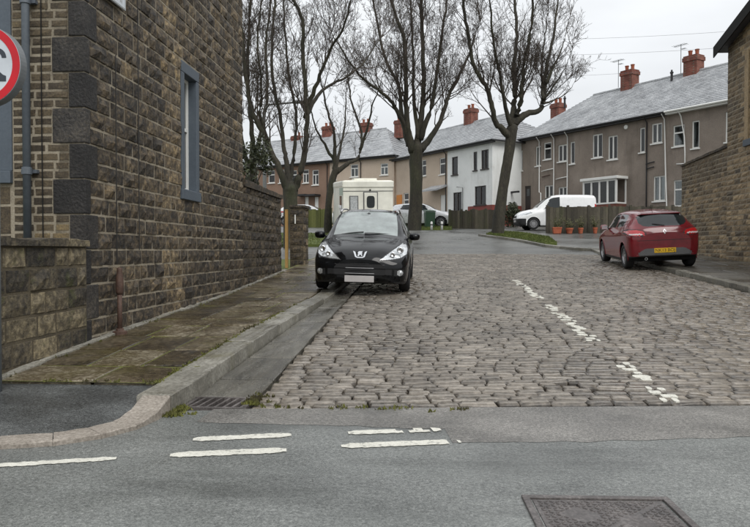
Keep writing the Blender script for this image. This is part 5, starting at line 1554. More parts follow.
# T2: small pollarded tree left of the camper
bare_tree('bare_tree', 'small pollarded tree with forked limbs just left of the camper van', foot(330, 34.5), 34.5,
    [(328, 238, 4.4), (328, 215, 3.4), (330, 195, 3.2), (333, 178, 3.6), (336, 170, 3.8)],
    [(2.8, 1.0, -.4, [(335, 172), (335, 150), (334, 132), (327, 108), (322, 86)]),
     (2.8, 1.0, .4, [(337, 172), (350, 163), (359, 156), (361, 132), (352, 104), (349, 84)]),
     (2.0, .8, .6, [(336, 168), (341, 146), (345, 122), (346, 100)]),
     (1.8, .7, -.6, [(360, 150), (368, 128), (372, 106), (378, 92)]),
     (1.8, .7, -.6, [(334, 160), (322, 140), (314, 122), (310, 104)])], 7, dens=.6, reach=.62)
# T0: tree half hidden by the stone house
bare_tree('bare_tree', 'bare tree mostly hidden behind the far edge of the stone house', foot(248, 31), 31,
    [(246, 240, 6.5), (248, 210, 5.6), (250, 188, 5.4), (252, 170, 5.4)],
    [(3.6, 1.6, -.4, [(251, 172), (253, 140), (250, 110), (248, 70), (250, 30), (252, -5)]),
     (3.4, 1.4, .5, [(252, 170), (258, 148), (264, 120), (268, 84), (266, 50), (270, 10)]),
     (3.0, 1.2, .4, [(250, 172), (242, 140), (238, 100), (232, 60), (228, 20)])], 8, dens=.75, reach=.9)

# evergreen bush behind the garden wall
M_LEAF = smat('evergreen_leaf', [srgb(30,36,22), srgb(52,58,36), srgb(82,86,58)], tw=.7, n1=(2,.3), n2=(10,.2), rough=.6, bump=None)
def bush(name, label, cat, c, rx, ry, rz, n, seed, size=.07, mat=None, group=None):
    r = random.Random(seed); root = thing(name, label, cat, (c[0], c[1], c[2]-rz), group=group)
    b = MB()
    blobs = [(Vector((r.gauss(0, .45)*rx, r.gauss(0, .45)*ry, r.uniform(-.8, .7)*rz)), r.uniform(.3, .55)) for _ in range(9)]
    for k in range(n):
        o, q = r.choice(blobs)
        d = Vector((r.gauss(0, 1), r.gauss(0, 1), r.gauss(0, 1))).normalized() * r.uniform(.5, 1.0)
        p = Vector(c) + o + Vector((d.x*rx*q, d.y*ry*q, d.z*rz*q))
        a = Vector((r.gauss(0, 1), r.gauss(0, 1), r.gauss(0, .6))).normalized(); e = a.orthogonal().normalized()
        e.rotate(Matrix.Rotation(r.uniform(0, 6.28), 3, a)); w = size*r.uniform(.6, 1.3)
        b.add([p-a*w, p+e*w*.45, p+a*w, p-e*w*.45], [(0, 1, 2, 3)], r.random())
    tag(b.build('leaves', mat or M_LEAF, root), kind='stuff')
    b = MB()
    for k in range(7):
        q, _ = blobs[k]
        b.tube([Vector((c[0], c[1], c[2]-rz-.1)), Vector(c)+q*.5+Vector((0, 0, -rz*.3)), Vector(c)+q], [.04, .025, .01], 5)
    b.build('stem', M_BARK, root)
    return root
pb = W(249, 172, 23); bush('evergreen_shrub', 'dark evergreen shrub standing behind the garden wall below the bare trees', 'shrub', (pb.x, pb.y, pb.z-.1), .8, .8, 1.4, 2200, 1)

# overhead wires
M_WIRE = pmat('wire', (.16, .16, .165), .6)
for k, (a, c, sag) in enumerate((((470, 40.5, 44), (900, 17, 30), .35), ((470, 56.0, 44), (900, 33, 30), .35), ((440, 77.5, 46), (640, 73, 40), .15))):
    A, B = W(*a), W(*c)
    lab = ['uppermost thin overhead wire crossing the pale sky', 'middle thin overhead wire crossing the pale sky', 'lowest thin overhead wire reaching the terrace roof'][k]
    pts = [A.lerp(B, t/16) - Vector((0, 0, sag*4*(t/16)*(1-t/16))) for t in range(17)]
    tag(MB().tube(pts, .006, 4).build('overhead_wire', M_WIRE), lab, 'wire')

# street lamp behind the many-stemmed tree
M_LAMPC = smat('lamp_concrete', [srgb(84,86,84), srgb(110,112,110), srgb(132,134,132)], tw=0, n1=(2,.3), n2=(20,.3), rough=.7, bump=None)
lp = W(265, 205, 29)
lamp = thing('street_lamp', 'grey street lamp with a long arm among the left bare trees', 'street lamp', (lp.x, lp.y, zg(lp.y)))
t0, t1 = W(264.5, 112, 29), W(301, 102.5, 29)
e1 = t0 + Vector((.25, 0, .28)); 
MB().tube([(lp.x, lp.y, zg(lp.y)-.1), (lp.x, lp.y, zg(lp.y)+1.2), (t0.x, t0.y, t0.z)], [.10, .085, .055], 10).build('pole', M_LAMPC, lamp, smooth=True)
MB().tube([t0 - Vector((0, 0, .02)), t0 + Vector((.05, 0, .15)), e1, t1], [.05, .045, .04, .035], 8).build('arm', M_LAMPC, lamp, smooth=True)
b = MB(); b.box(-.35, .12, -.1, .1, -.06, .05); b.build('lantern', M_LAMPC, lamp, Matrix.Translation(t1), bevel=.03)

pb = W(513, 215, 42); bush('garden_shrub', 'dark garden shrub between the white house corner and the white van', 'shrub', (pb.x, pb.y, pb.z), .8, .6, .75, 3500, 3, size=.06, mat=M_LEAF)
# ------------------------------------------------------------------ vehicles: lofted shells split into panels, glass and lamps
def pchip(xs, ys, xq):
    xs, ys, xq = np.array(xs, float), np.array(ys, float), np.array(xq, float)
    h = np.diff(xs); dl = np.diff(ys)/h; n = len(xs); m = np.zeros(n)
    for i in range(1, n-1):
        if dl[i-1]*dl[i] > 0:
            w1, w2 = 2*h[i]+h[i-1], h[i]+2*h[i-1]; m[i] = (w1+w2)/(w1/dl[i-1]+w2/dl[i])
    m[0], m[-1] = dl[0], dl[-1]
    i = np.clip(np.searchsorted(xs, xq, 'right')-1, 0, n-2); t = (xq-xs[i])/h[i]
    return (2*t**3-3*t**2+1)*ys[i] + (t**3-2*t**2+t)*h[i]*m[i] + (-2*t**3+3*t**2)*ys[i+1] + (t**3-t**2)*h[i]*m[i+1]
def inpoly(x, y, poly):
    c = False; n = len(poly); j = n-1
    for i in range(n):
        if (poly[i][1] > y) != (poly[j][1] > y) and x < (poly[j][0]-poly[i][0])*(y-poly[i][1])/(poly[j][1]-poly[i][1]) + poly[i][0]: c = not c
        j = i
    return c
SEC_V = [0, 1, 1.25, 2.2, 3.6, 5, 6, 7, 7.8, 9]      # section parameter: 5 = waist, 7 = roof edge, 9 = centre line
def section(st, vq):
    y, zb, zs, zr, zt, wb, wm, ws, wt = st
    X = [0, wb*.97, wb, wm*.995, wm, ws, ws*.46+wt*.54+.012, wt, wt*.66, 0]
    Zz = [zb, zb, zb+.035, zb+.38*(zs-zb), zb+.74*(zs-zb), zs, zs*.46+zr*.54, zr, zr+.72*(zt-zr), zt]
    return pchip(SEC_V, X, vq), pchip(SEC_V, Zz, vq)
def loft_car(root, M, stations, wheels, R_arch, classify, mats, ny=150, nv=90, yedges=(), vedges=()):
    st = np.array(stations, float)
    ys = np.concatenate([np.linspace(st[0,0], st[0,0]+.35, ny//5), np.linspace(st[0,0]+.35, st[-1,0]-.35, ny*3//5), np.linspace(st[-1,0]-.35, st[-1,0], ny//5), np.array(list(yedges) or [st[0,0]])])
    ys = np.unique(np.round(ys, 4))
    cols = [pchip(st[:,0], st[:,k], ys) for k in range(1, 9)]
    vq = np.unique(np.round(np.concatenate([np.linspace(0, 1, 5), np.linspace(1, 9, nv), np.array(list(vedges) or [5])]), 4))
    XX = np.zeros((len(ys), len(vq))); ZZ = XX.copy()
    for i in range(len(ys)):
        XX[i], ZZ[i] = section([ys[i]] + [c[i] for c in cols], vq)
    parts = {}
    def put(key, keys, vs_):
        d = parts.setdefault(key, ({}, [], []))
        idx = []
        for kk, p in zip(keys, vs_):
            if kk not in d[0]: d[0][kk] = len(d[1]); d[1].append(p)
            idx.append(d[0][kk])
        d[2].append(tuple(idx))
    NI, NJ = len(ys), len(vq)
    CXm = (XX[:-1,:-1]+XX[1:,:-1]+XX[:-1,1:]+XX[1:,1:])/4; CZm = (ZZ[:-1,:-1]+ZZ[1:,:-1]+ZZ[:-1,1:]+ZZ[1:,1:])/4
    for i in range(NI-1):
        cy = (ys[i]+ys[i+1])/2
        for j in range(NJ-1):
            ax, cz = CXm[i,j], CZm[i,j]
            if ax > .45 and any((cy-wy)**2 + (cz-wz)**2 < R_arch**2 for wy, wz in wheels): continue
            # outward normal's lengthwise component: d(profile)/dy against section direction
            dzj, dxj = ZZ[i,j+1]-ZZ[i,j], XX[i,j+1]-XX[i,j]
            dzi, dxi = ZZ[i+1,j]-ZZ[i,j], XX[i+1,j]-XX[i,j]
            ny_ = dzj*dxi - dxj*dzi
            key = classify(ax, cy, cz, -ny_, (vq[j]+vq[j+1])/2, 'side')
            if key is None: continue
            for sgn in (1, -1):
                idx = ((i+1, j), (i+1, j+1), (i, j+1), (i, j)) if sgn > 0 else ((i, j), (i, j+1), (i+1, j+1), (i+1, j))
                put((key, sgn if key in SIDED else 0), [(a_, b_, sgn if XX[a_, b_] > 1e-6 else 0) for a_, b_ in idx], [(sgn*XX[a_, b_], ys[a_], ZZ[a_, b_]) for a_, b_ in idx])
    for e, sg in ((0, -1), (-1, 1)):
        n = 36
        for j in range(len(vq)-1):
            for k in range(n):
                s0, s1 = -1+2*k/n, -1+2*(k+1)/n
                q = [(XX[e,j]*s0, ys[e], ZZ[e,j]), (XX[e,j]*s1, ys[e], ZZ[e,j]), (XX[e,j+1]*s1, ys[e], ZZ[e,j+1]), (XX[e,j+1]*s0, ys[e], ZZ[e,j+1])]
                cx = sum(p[0] for p in q)/4; cz = sum(p[2] for p in q)/4
                key = classify(abs(cx), ys[e], cz, float(sg), 8.5, 'front' if sg < 0 else 'rear')
                if key is None: continue
                put((key, (1 if cx > 0 else -1) if key in SIDED else 0), [(round(p[0],5), sg, round(p[2],5)) for p in (q if sg < 0 else q[::-1])], q if sg < 0 else q[::-1])
    out = {}
    for (key, side), (d, vs_, fs) in parts.items():
        o = MB().add(vs_, fs, .5).build(key, mats[key], root, M, smooth=True)
        out[(key, side)] = o
    surf = lambda yq, v: (lambda c: section([yq] + c, np.array([v])))([float(pchip(st[:,0], st[:,k], [yq])[0]) for k in range(1, 9)])
    return out, surf
SIDED = {'lamp_bezel', 'headlight', 'tail_light', 'fog_light', 'front_side_window', 'rear_side_window', 'quarter_window', 'headlight_bezel', 'bumper_vent', 'door_gap', 'rear_door_gap', 'load_gap', 'tailgate_gap', 'sill_trim'}
M_TYRE = pmat('tyre_rubber', (.018, .018, .019), .75, var=.2)
M_RIM = pmat('alloy', (.5, .5, .51), .3, metal=.9)
M_RIMD = pmat('steel_wheel_cover', (.35, .35, .36), .4, metal=.3)
M_BLK = pmat('black_trim', (.016, .016, .017), .5)
M_CHROME = pmat('chrome', (.75, .76, .77), .12, metal=1.0)
M_CGLASS = pmat('car_glass', (.018, .022, .023), .05, spec=.5, ior=1.5, var=.1)
M_WSCR = pmat('windscreen_painted_sheen', (.20, .235, .225), .05, spec=.9, ior=1.75, var=.25, nscale=3.0)  # greenish glass; pale base colour paints in the sky reflection and cabin light
M_LAMPG = pmat('headlamp_glass', (.55, .57, .58), .1, metal=.45, coat=1.0, var=.2, nscale=18)
M_REDL = pmat('tail_lamp_red', (.48, .010, .014), .08, coat=1.0)
M_REFL = pmat('lamp_reflector', (.70, .62, .62), .12, coat=1.0)
M_UNDER = pmat('underside', (.008, .008, .008), .9)
M_PLY = pmat('yellow_plate', srgb(226,180,40), .4)
M_PLW = pmat('blank_plate', srgb(186,182,180), .5)
def wheel(root, M, x, y, z, r, w, side, spokes=5, rim=None):
    """side +1/-1: outer face direction along x"""
    global WARP
    keep, WARP = WARP, None
    if keep is not None: x, y, z = [float(q) for q in keep(np.array([[x, y, z]]))[0]]; z = r
    hw = w/2
    prof = [(r*.62, -hw*.75), (r*.66, -hw), (r*.90, -hw), (r*.985, -hw*.72), (r, -hw*.4), (r, hw*.4), (r*.985, hw*.72), (r*.90, hw), (r*.66, hw), (r*.62, hw*.75)]
    b = MB(); b.lathe(prof, (x, y, z), 36, axis='x', cap=False)
    wh = b.build('wheel', M_TYRE, root, M, smooth=True)
    b = MB(); o = x + side*hw*.55
    b.lathe([(r*.62, o-.02*1), (r*.64, o+side*.03), (r*.58, o+side*.032), (r*.56, o+side*.0), (r*.50, o-side*.02)], (0, y, z), 36, axis='x', cap=False)
    for k in range(spokes):
        a = 2*math.pi*k/spokes + .3
        ca, sa_ = math.cos(a), math.sin(a)
        for off in ((-.03, -.012), (.012, .03)) if spokes == 5 else ((-.016, .016),):
            pts = []
            for rr in (r*.12, r*.57):
                for t in off: pts.append((rr, t*(1 if rr > r*.3 else 1.2)))
            q = [(o+side*.02, y + ca*rr - sa_*t, z + sa_*rr + ca*t) for rr, t in (pts[0], pts[1], pts[3], pts[2])]
            q2 = [(o-side*.015, p[1], p[2]) for p in q]
            b.add(q + q2, [(0,1,2,3),(0,1,5,4),(1,2,6,5),(2,3,7,6),(3,0,4,7)])
    b.lathe([(r*.16, o), (r*.15, o+side*.03), (0, o+side*.033)], (0, y, z), 14, axis='x')
    b.build('rim', rim or M_RIM, wh, M)
    b = MB(); b.lathe([(r*.60, o-side*.05), (0, o-side*.05)], (0, y, z), 20, axis='x'); b.build('brake', M_BLK, wh, M)
    WARP = keep
def arch(root, M, y, z, R_, x0, x1, side, mat):
    b = MB(); n = 22; v = []
    for k in range(n+1):
        a = math.radians(-18 + 216*k/n)
        for xx, rr in ((x0, R_), (x1, R_)): v.append((side*xx, y+math.cos(a)*rr, z+math.sin(a)*rr))
    b.add(v, [(2*k, 2*k+1, 2*k+3, 2*k+2) for k in range(n)])
    v = [(side*x0, y+math.cos(math.radians(-18+216*k/n))*R_, z+math.sin(math.radians(-18+216*k/n))*R_) for k in range(n+1)]
    b.add(v + [(side*x0, y, z)], [(k, k+1, n+1) for k in range(n)])
    b.build('wheel_arch', M_UNDER, root, M)
def arch_lip(root, M, y, z, R_, surf, side, mat, rad=.014):
    """thin rolled edge following the body side round the opening"""
    pts = []
    for k in range(25):
        a = math.radians(-14 + 208*k/24); yy, zz = y+math.cos(a)*R_, z+math.sin(a)*R_
        best = None
        for v in np.linspace(1.3, 5, 40):
            x_, z_ = surf(yy, v)
            if best is None or abs(z_[0]-zz) < best[0]: best = (abs(z_[0]-zz), x_[0])
        pts.append((side*(best[1]-.002), yy, zz))
    MB().tube(pts, rad, 6).build('arch_lip', mat, root, M, smooth=True)
def mirror(root, M, x, y, z, side, mat):
    b = MB(); n = 12
    prof = []
    v = []; 
    for i, (t, s) in enumerate(((-.0, .55), (.03, .9), (.08, 1.0), (.13, .8), (.16, .35))):
        for k in range(n):
            a = 2*math.pi*k/n
            v.append((side*(x + .105*math.copysign(abs(math.cos(a))**.7, math.cos(a))*s + .1), y + .06 - t, z + .075*math.copysign(abs(math.sin(a))**.7, math.sin(a))*s))
    f = [(i*n+k, i*n+(k+1) % n, (i+1)*n+(k+1) % n, (i+1)*n+k) for i in range(4) for k in range(n)] + [tuple(range(n)), tuple(4*n+k for k in range(n))]
    b.add(v, f); m_ = b.build('wing_mirror', mat, root, M, smooth=True)
    b = MB(); b.add([(side*(x-.06), y-.02, z-.08), (side*(x+.03), y-.02, z-.03), (side*(x+.03), y+.04, z-.03), (side*(x-.06), y+.06, z-.08), (side*(x-.06), y-.02, z-.04), (side*(x+.03), y-.02, z+.01), (side*(x+.03), y+.04, z+.01), (side*(x-.06), y+.06, z-.04)],
                    [(3,2,1,0),(4,5,6,7),(0,1,5,4),(1,2,6,5),(2,3,7,6),(3,0,4,7)]); b.build('mirror_arm', M_BLK, root, M)
    b = MB(); b.box(min(side*(x+.02), side*(x+.18)), max(side*(x+.02), side*(x+.18)), y+.061, y+.064, z-.05, z+.05); b.build('mirror_glass', M_CHROME, m_, M)
def plate(root, M, y, z, w, h, face, mat, txt=None, tilt=0.0):
    """face -1 looks to the front, +1 to the rear"""
    b = MB(); b.box(-w/2, w/2, y-.006, y+.006, z-h/2, z+h/2); p = b.build('number_plate', mat, root, M, bevel=.003)
    if txt:
        v, f = text_mesh(txt, h*1.02)
        sx = (w*.90)/(max(q[0] for q in v)-min(q[0] for q in v))
        MB().add([(-face*q[0]*sx*-1 if face < 0 else -q[0]*sx, y+face*.0075, z+q[1]*.9) for q in v], f).build('lettering', M_BLK, p, M)

def hatch(name, label, cat, M, paint, ST, wheels_y, WR, trackx, cls, mats, nys=150, nvs=90, yedges=(), vedges=(), wheelw=.2, rim=None, spokes=5, group=None, mirrors=None, lip=True):
    root = thing(name, label, cat, group=group); root.matrix_basis = M
    RA = WR + .055
    wz = WR
    out, surf = loft_car(root, M, ST, [(y, wz) for y in wheels_y], RA, cls, mats, nys, nvs, yedges, vedges)
    for y in wheels_y:
        for s in (1, -1):
            wheel(root, M, s*(trackx), y, wz, WR, wheelw, s, spokes, rim)
            arch(root, M, y, wz, RA+.005, .45, trackx+.07, s, paint)
            if lip: arch_lip(root, M, y, wz, RA, surf, s, mats['body'])
    b = MB(); b.box(-.60, .60, ST[0][0]+.35, ST[-1][0]-.3, .19, .34); b.build('underside', M_UNDER, root, M)
    if mirrors: 
        for s in (1, -1): mirror(root, M, mirrors[0], mirrors[1], mirrors[2], s, mats['body'])
    return root, out, surf

# ---------------- black hatchback, nose towards us
M_BLACKC = pmat('black_car_paint', (.004, .0045, .0055), .10, coat=0.0, spec=.42, var=.3)
#        y    zb    zs    zr    zt    wb    wm    ws    wt
PST = [(.00, .30, .50, .60, .63, .40, .46, .44, .30),
       (.03, .25, .53, .64, .68, .56, .62, .58, .36),
       (.09, .21, .57, .69, .74, .68, .74, .69, .42),
       (.20, .19, .63, .76, .81, .77, .815, .765, .47),
       (.38, .18, .72, .83, .88, .82, .852, .80, .52),
       (.62, .18, .81, .90, .945, .835, .868, .815, .56),
       (.95, .18, .88, .965, 1.00, .84, .872, .825, .62),
       (1.06, .18, .90, .995, 1.035, .84, .873, .825, .655),
       (1.35, .18, .925, 1.15, 1.21, .84, .874, .82, .645),
       (1.70, .18, .945, 1.33, 1.395, .84, .874, .815, .61),
       (1.98, .18, .955, 1.42, 1.485, .84, .874, .81, .585),
       (2.5, .18, .97, 1.445, 1.525, .84, .875, .81, .58),
       (3.2, .18, .985, 1.43, 1.515, .84, .872, .805, .575),
       (3.75, .20, .99, 1.38, 1.46, .82, .86, .79, .56),
       (3.98, .24, .97, 1.22, 1.29, .80, .84, .75, .56),
       (4.10, .30, .90, 1.00, 1.05, .74, .78, .70, .50),
       (4.15, .36, .80, .90, .93, .60, .64, .60, .40)]
HL = [(.36, .625), (.56, .635), (.72, .665), (.815, .72), (.822, .80), (.79, .885), (.745, .915), (.66, .85), (.54, .765)]
def cls_p(ax, y, z, n, v, where):
    if y < .8 and inpoly(ax, z, HL) and v > 2: return 'headlight'
    if y < .8 and v > 2 and inpoly(ax, z, [(.33, .61), (.56, .615), (.73, .645), (.835, .71), (.842, .81), (.80, .905), (.745, .935), (.64, .865), (.52, .78)]): return 'headlight_bezel'
    if y < .35:
        if (ax-.715)**2 + (z-.40)**2 < .052**2: return 'fog_light'
        if ax < .50 - (z-.40)*.5 and .475 < z < .545: return 'grille'
        if ax < .56 and .36 < z < .455: return 'lower_grille'
        if .60 < ax < .79 and .345 < z < .455: return 'bumper_vent'
        if z < .235: return 'front_lip'
    if 1.085 < y < 1.93 and v > 7.22: return 'windscreen'
    if 5.25 < v < 6.75:
        if 1.42 + (v-5.25)*.16 < y < 2.30: return 'front_side_window'
        if 2.40 < y < 3.25: return 'rear_side_window'
        if 3.33 < y < 3.72: return 'quarter_window'
    if 3.80 < y < 4.0 and v > 7.2: return 'rear_window'
    if y > 3.9 and v < 7 and z > .78: return 'tail_light'
    if 1.3 < v < 5.2 and abs(y-1.35) < .004: return 'door_gap'
    if 1.3 < v < 5.2 and abs(y-2.35) < .004: return 'rear_door_gap'
    return 'body'
mats_p = {'body': M_BLACKC, 'headlight': M_LAMPG, 'headlight_bezel': M_BLK, 'fog_light': M_LAMPG, 'grille': M_BLK, 'lower_grille': M_BLK, 'bumper_vent': M_BLK, 'front_lip': M_BLK, 'door_gap': M_BLK, 'rear_door_gap': M_BLK, 'windscreen': M_WSCR, 'front_side_window': M_CGLASS, 'rear_side_window': M_CGLASS, 'quarter_window': M_CGLASS, 'rear_window': M_CGLASS, 'tail_light': M_REDL}
PX, PY = -1.20, 12.32
roll = math.atan((kh(13) - .005) / 1.5)
def street_M(x, y, rz, roll=0.0, dz=0.0):
    return Matrix.Translation((x, y, zg(y)+dz)) @ Matrix.Rotation(math.atan(SLOPE), 4, 'X') @ Matrix.Rotation(roll, 4, 'Y') @ Matrix.Rotation(rz, 4, 'Z')
MP = street_M(PX, PY, 0.0, roll, (kh(13)-.005)/2 + .004)
pc, outp, surfp = hatch('parked_car', 'black hatchback parked half on the left pavement, nose towards the camera', 'car', MP, M_BLACKC, PST, (.86, 3.40), .315, .775, cls_p, mats_p,
      nys=190, nvs=130, yedges=(1.085, 1.93, 1.42, 2.3, 2.4, 3.25), vedges=(7.22, 5.25, 6.75), mirrors=(.83, 1.44, 1.0))
# lamp internals, grille bars, emblem, plate, wipers, rails
for s in (1, -1):
    for xx, zz, rr, yy in ((.70, .79, .062, .30), (.575, .715, .045, .17)):
        b = MB().lathe([(rr, yy-.02), (rr*.95, yy-.055), (rr*.7, yy-.06), (rr*.45, yy-.045), (0, yy-.04)], (s*xx, 0, zz), 20, axis='y')
        b.build('lamp_reflector', M_CHROME, outp[('headlight', s)], MP, smooth=True)
    b = MB().lathe([(.048, .10), (.046, .075), (0, .07)], (s*.715, 0, .40), 18, axis='y'); b.build('fog_lens', M_LAMPG, outp[('fog_light', s)], MP, smooth=True)
for k, (zz, hw_, yy) in enumerate(((.545, .44, .0), (.51, .46, -.006), (.475, .48, -.01), (.44, .52, -.012), (.41, .53, -.012), (.38, .54, -.012))):
    pts = [(x, yy + .0 + .17*(abs(x)/.56)**3, zz) for x in np.linspace(-hw_, hw_, 17)]
    MB().tube(pts, .007, 6).build('grille_bar', M_BLK if k not in (2, 5) else M_RIMD, pc, MP, smooth=True)
# chrome emblem: broad-shouldered shield outline with a standing lion inside
def face_map(x, z, yoff): return (x, .015 + .30*max(0, z-.60) - yoff, z)
b = MB()
outer_ = [(-.125, .775), (.125, .775), (.085, .67), (.05, .655), (-.05, .655), (-.085, .67)]
inner_ = [(-.085, .76), (.085, .76), (.06, .68), (.04, .672), (-.04, .672), (-.06, .68)]
n = 6; v = [face_map(a, c, .02) for a, c in outer_] + [face_map(a, c, .02) for a, c in inner_] + [face_map(a, c, -.02) for a, c in outer_]
b.add(v, [(i, (i+1) % n, n+(i+1) % n, n+i) for i in range(n) if i != 0] + [(i, 2*n+i, 2*n+(i+1) % n, (i+1) % n) for i in range(n)])
em = b.build('emblem', M_CHROME, pc, MP, fixn=True)
lion = [(-.045, .70), (-.03, .72), (-.04, .745), (-.025, .765), (.0, .772), (.02, .768), (.045, .775), (.04, .755), (.03, .745), (.048, .735), (.03, .725), (.045, .70), (.035, .68), (.02, .70), (.0, .715), (-.01, .695), (-.03, .68)]
b = MB(); b.prism(lion, lambda a, c, d: face_map(a, c, d), .012, .03); b.build('lion', M_CHROME, em, MP, fixn=True)
b = MB(); b.prism([(-.085, .76), (.085, .76), (.06, .68), (.04, .672), (-.04, .672), (-.06, .68)], lambda a, c, d: face_map(a, c, d), -.01, .008); b.build('emblem_recess', M_BLK, em, MP, fixn=True)
plate(pc, MP, -.022, .285, .52, .112, -1, M_PLW)
for x0, x1 in ((-.02, .56), (-.60, -.04)):
    pts = []
    for t in np.linspace(0, 1, 8):
        x = x0 + (x1-x0)*t; pts.append((x, 1.075 + .05*t, 1.058 + .022*t - .075*(x/.65)**2))
    MB().tube(pts, .010, 5).build('wiper', M_BLK, pc, MP)
for s in (1, -1):
    pts = [(s*(.565-.01*t), 1.98 + 1.6*t, 1.455 + .035*math.sin(math.pi*min(1, t*1.0+.15)) + .02) for t in np.linspace(0, 1, 12)]
    pts = [(s*.585, 1.95, 1.43)] + pts + [(s*.56, 3.66, 1.40)]
    MB().tube(pts, .017, 8).build('roof_rail', M_RIM, pc, MP, smooth=True)
pts = [(x, 1.0 + .03*(1-(x/.6)**2), 1.007-.05*(x/.6)**2) for x in np.linspace(-.6, .6, 9)]
b = MB(); b.tube([(.0, 1.78, 1.435), (0, 1.8, 1.40)], .03, 8); b.build('interior_mirror', M_BLK, pc, MP)

# ---------------- red hatchback seen from behind (built nose at y=0, tail at y=4.06)
M_REDC = pmat('red_car_paint', (.165, .007, .013), .15, coat=.4, spec=.5, var=.15)
M_SILV = pmat('silver_valance', (.12, .12, .122), .5, metal=.2)
CST = [(.00, .34, .52, .62, .66, .40, .46, .44, .30),
       (.05, .26, .58, .68, .74, .60, .66, .61, .38),
       (.18, .20, .66, .76, .82, .76, .80, .74, .46),
       (.45, .18, .77, .86, .91, .825, .85, .80, .54),
       (.95, .18, .88, .96, 1.0, .83, .862, .815, .62),
       (1.15, .18, .90, 1.02, 1.07, .83, .862, .815, .64),
       (1.55, .18, .92, 1.24, 1.30, .825, .86, .81, .62),
       (1.95, .18, .94, 1.365, 1.425, .825, .86, .80, .585),
       (2.45, .18, .965, 1.385, 1.45, .825, .862, .80, .575),
       (3.05, .19, 1.0, 1.36, 1.425, .835, .872, .81, .56),
       (3.45, .22, 1.03, 1.315, 1.385, .84, .88, .81, .55),
       (3.66, .26, 1.03, 1.26, 1.345, .835, .878, .79, .55),
       (3.80, .28, 1.01, 1.17, 1.225, .83, .87, .775, .555),
       (3.92, .30, .985, 1.06, 1.09, .81, .85, .755, .56),
       (3.99, .31, .93, 1.0, 1.025, .77, .81, .72, .52),
       (4.035, .33, .86, .93, .955, .70, .74, .66, .47),
       (4.06, .36, .80, .87, .90, .58, .62, .56, .40)]
TL = [(.46, .885), (.52, .945), (.66, .975), (.80, .975), (.87, .93), (.85, .87), (.74, .83), (.58, .83), (.49, .85)]
TLB = [(.43, .885), (.505, .958), (.66, .992), (.81, .992), (.89, .935), (.868, .86), (.75, .815), (.57, .815), (.475, .842)]
RW = [(0, 1.05), (.38, 1.045), (.50, 1.065), (.575, 1.13), (.58, 1.22), (.555, 1.33), (.52, 1.37), (0, 1.38)]
def cls_c(ax, y, z, n, v, where):
    if y > 3.45 and v > 2 and inpoly(ax, z, TL):
        if .855 < z < .888 and .54 < ax < .835: return 'reflector'
        return 'tail_light'
    if y > 3.4 and v > 2 and inpoly(ax, z, TLB): return 'lamp_bezel'
    if 3.60 < y < 3.985 and v > 6.2 and inpoly(ax, z, RW) and n > 0: return 'rear_window'
    if y > 3.6 and v < 5:
        if z < .335: return 'lower_bumper'
        if inpoly(ax, z, [(0, .335), (.60, .335), (.66, .37), (.62, .44), (.52, .50), (.44, .525), (0, .525)]): return 'diffuser'
    if y > 3.9 and where == 'rear':
        if inpoly(ax, z, [(0, .30), (.64, .30), (.66, .37), (.62, .44), (.52, .50), (.44, .525), (0, .525)]): return 'diffuser'
    if 1.18 < y < 1.9 and v > 7.22: return 'windscreen'
    if 5.25 < v < 6.72:
        if 1.52 + (v-5.25)*.18 < y < 2.32: return 'front_side_window'
        if 2.42 < y < 3.22 - max(0, 6.0-v)*.0 - (v-5.25)*.10: return 'rear_side_window'
    if 1.3 < v < 5.1 and abs(y-2.37) < .0055: return 'rear_door_gap'
    if 1.3 < v < 5.1 and abs(y-1.22) < .0055: return 'door_gap'
    if abs(z-.715) < .006 and y > 3.7 and ax < .66: return 'tailgate_gap'
    if z < .26 and 1.2 < y < 3.0 and v > 1: return 'sill_trim'
    return 'body'
mats_c = {'body': M_REDC, 'lamp_bezel': M_BLK, 'tail_light': M_REDL, 'reflector': M_REFL, 'rear_window': M_CGLASS, 'windscreen': M_CGLASS, 'front_side_window': M_CGLASS, 'rear_side_window': M_CGLASS, 'lower_bumper': M_BLK, 'diffuser': M_SILV, 'rear_door_gap': M_BLK, 'door_gap': M_BLK, 'tailgate_gap': M_BLK, 'sill_trim': M_BLK}
CYr = 17.9; CXc = 5.92
rollc = -math.atan(.07/1.5)
def clio_warp(V):
    V = V.copy(); z = V[:, 2]
    V[:, 1] = 4.06 - (4.06 - V[:, 1]) * .955
    V[:, 2] = z + np.maximum(0, z - .45) * .045
    return V
WARP = clio_warp
MC = street_M(CXc, CYr, 0.0, rollc, .04) @ Matrix.Rotation(math.radians(178.6), 4, 'Z') @ Matrix.Translation((0, -4.06, 0))
rc, outc, surfc = hatch('parked_car', 'dark red hatchback parked half on the right pavement, tail towards the camera', 'car', MC, M_REDC, CST, (.83, 3.42), .315, .755, cls_c, mats_c,
      nys=190, nvs=130, yedges=(1.18, 1.9, 2.3, 2.42, 3.22), vedges=(7.22, 5.25, 6.72), mirrors=(.82, 1.50, 1.0), spokes=5)
plate(rc, MC, 4.066, .47, .52, .112, 1, M_PLY, 'NK13 BOJ')
b = MB(); dm = [(0, .985), (.042, .92), (0, .855), (-.042, .92)]; di = [(0, .955), (.022, .92), (0, .885), (-.022, .92)]
yr = lambda z: 4.068 - max(0, z-.88)*.35
v = [(a, yr(c), c) for a, c in dm] + [(a, yr(c), c) for a, c in di] + [(a, yr(c)-.03, c) for a, c in dm]
b.add(v, [(i, (i+1) % 4, 4+(i+1) % 4, 4+i) for i in range(4)] + [(i, 8+i, 8+(i+1) % 4, (i+1) % 4) for i in range(4)]); b.build('emblem', M_CHROME, rc, MC, fixn=True)
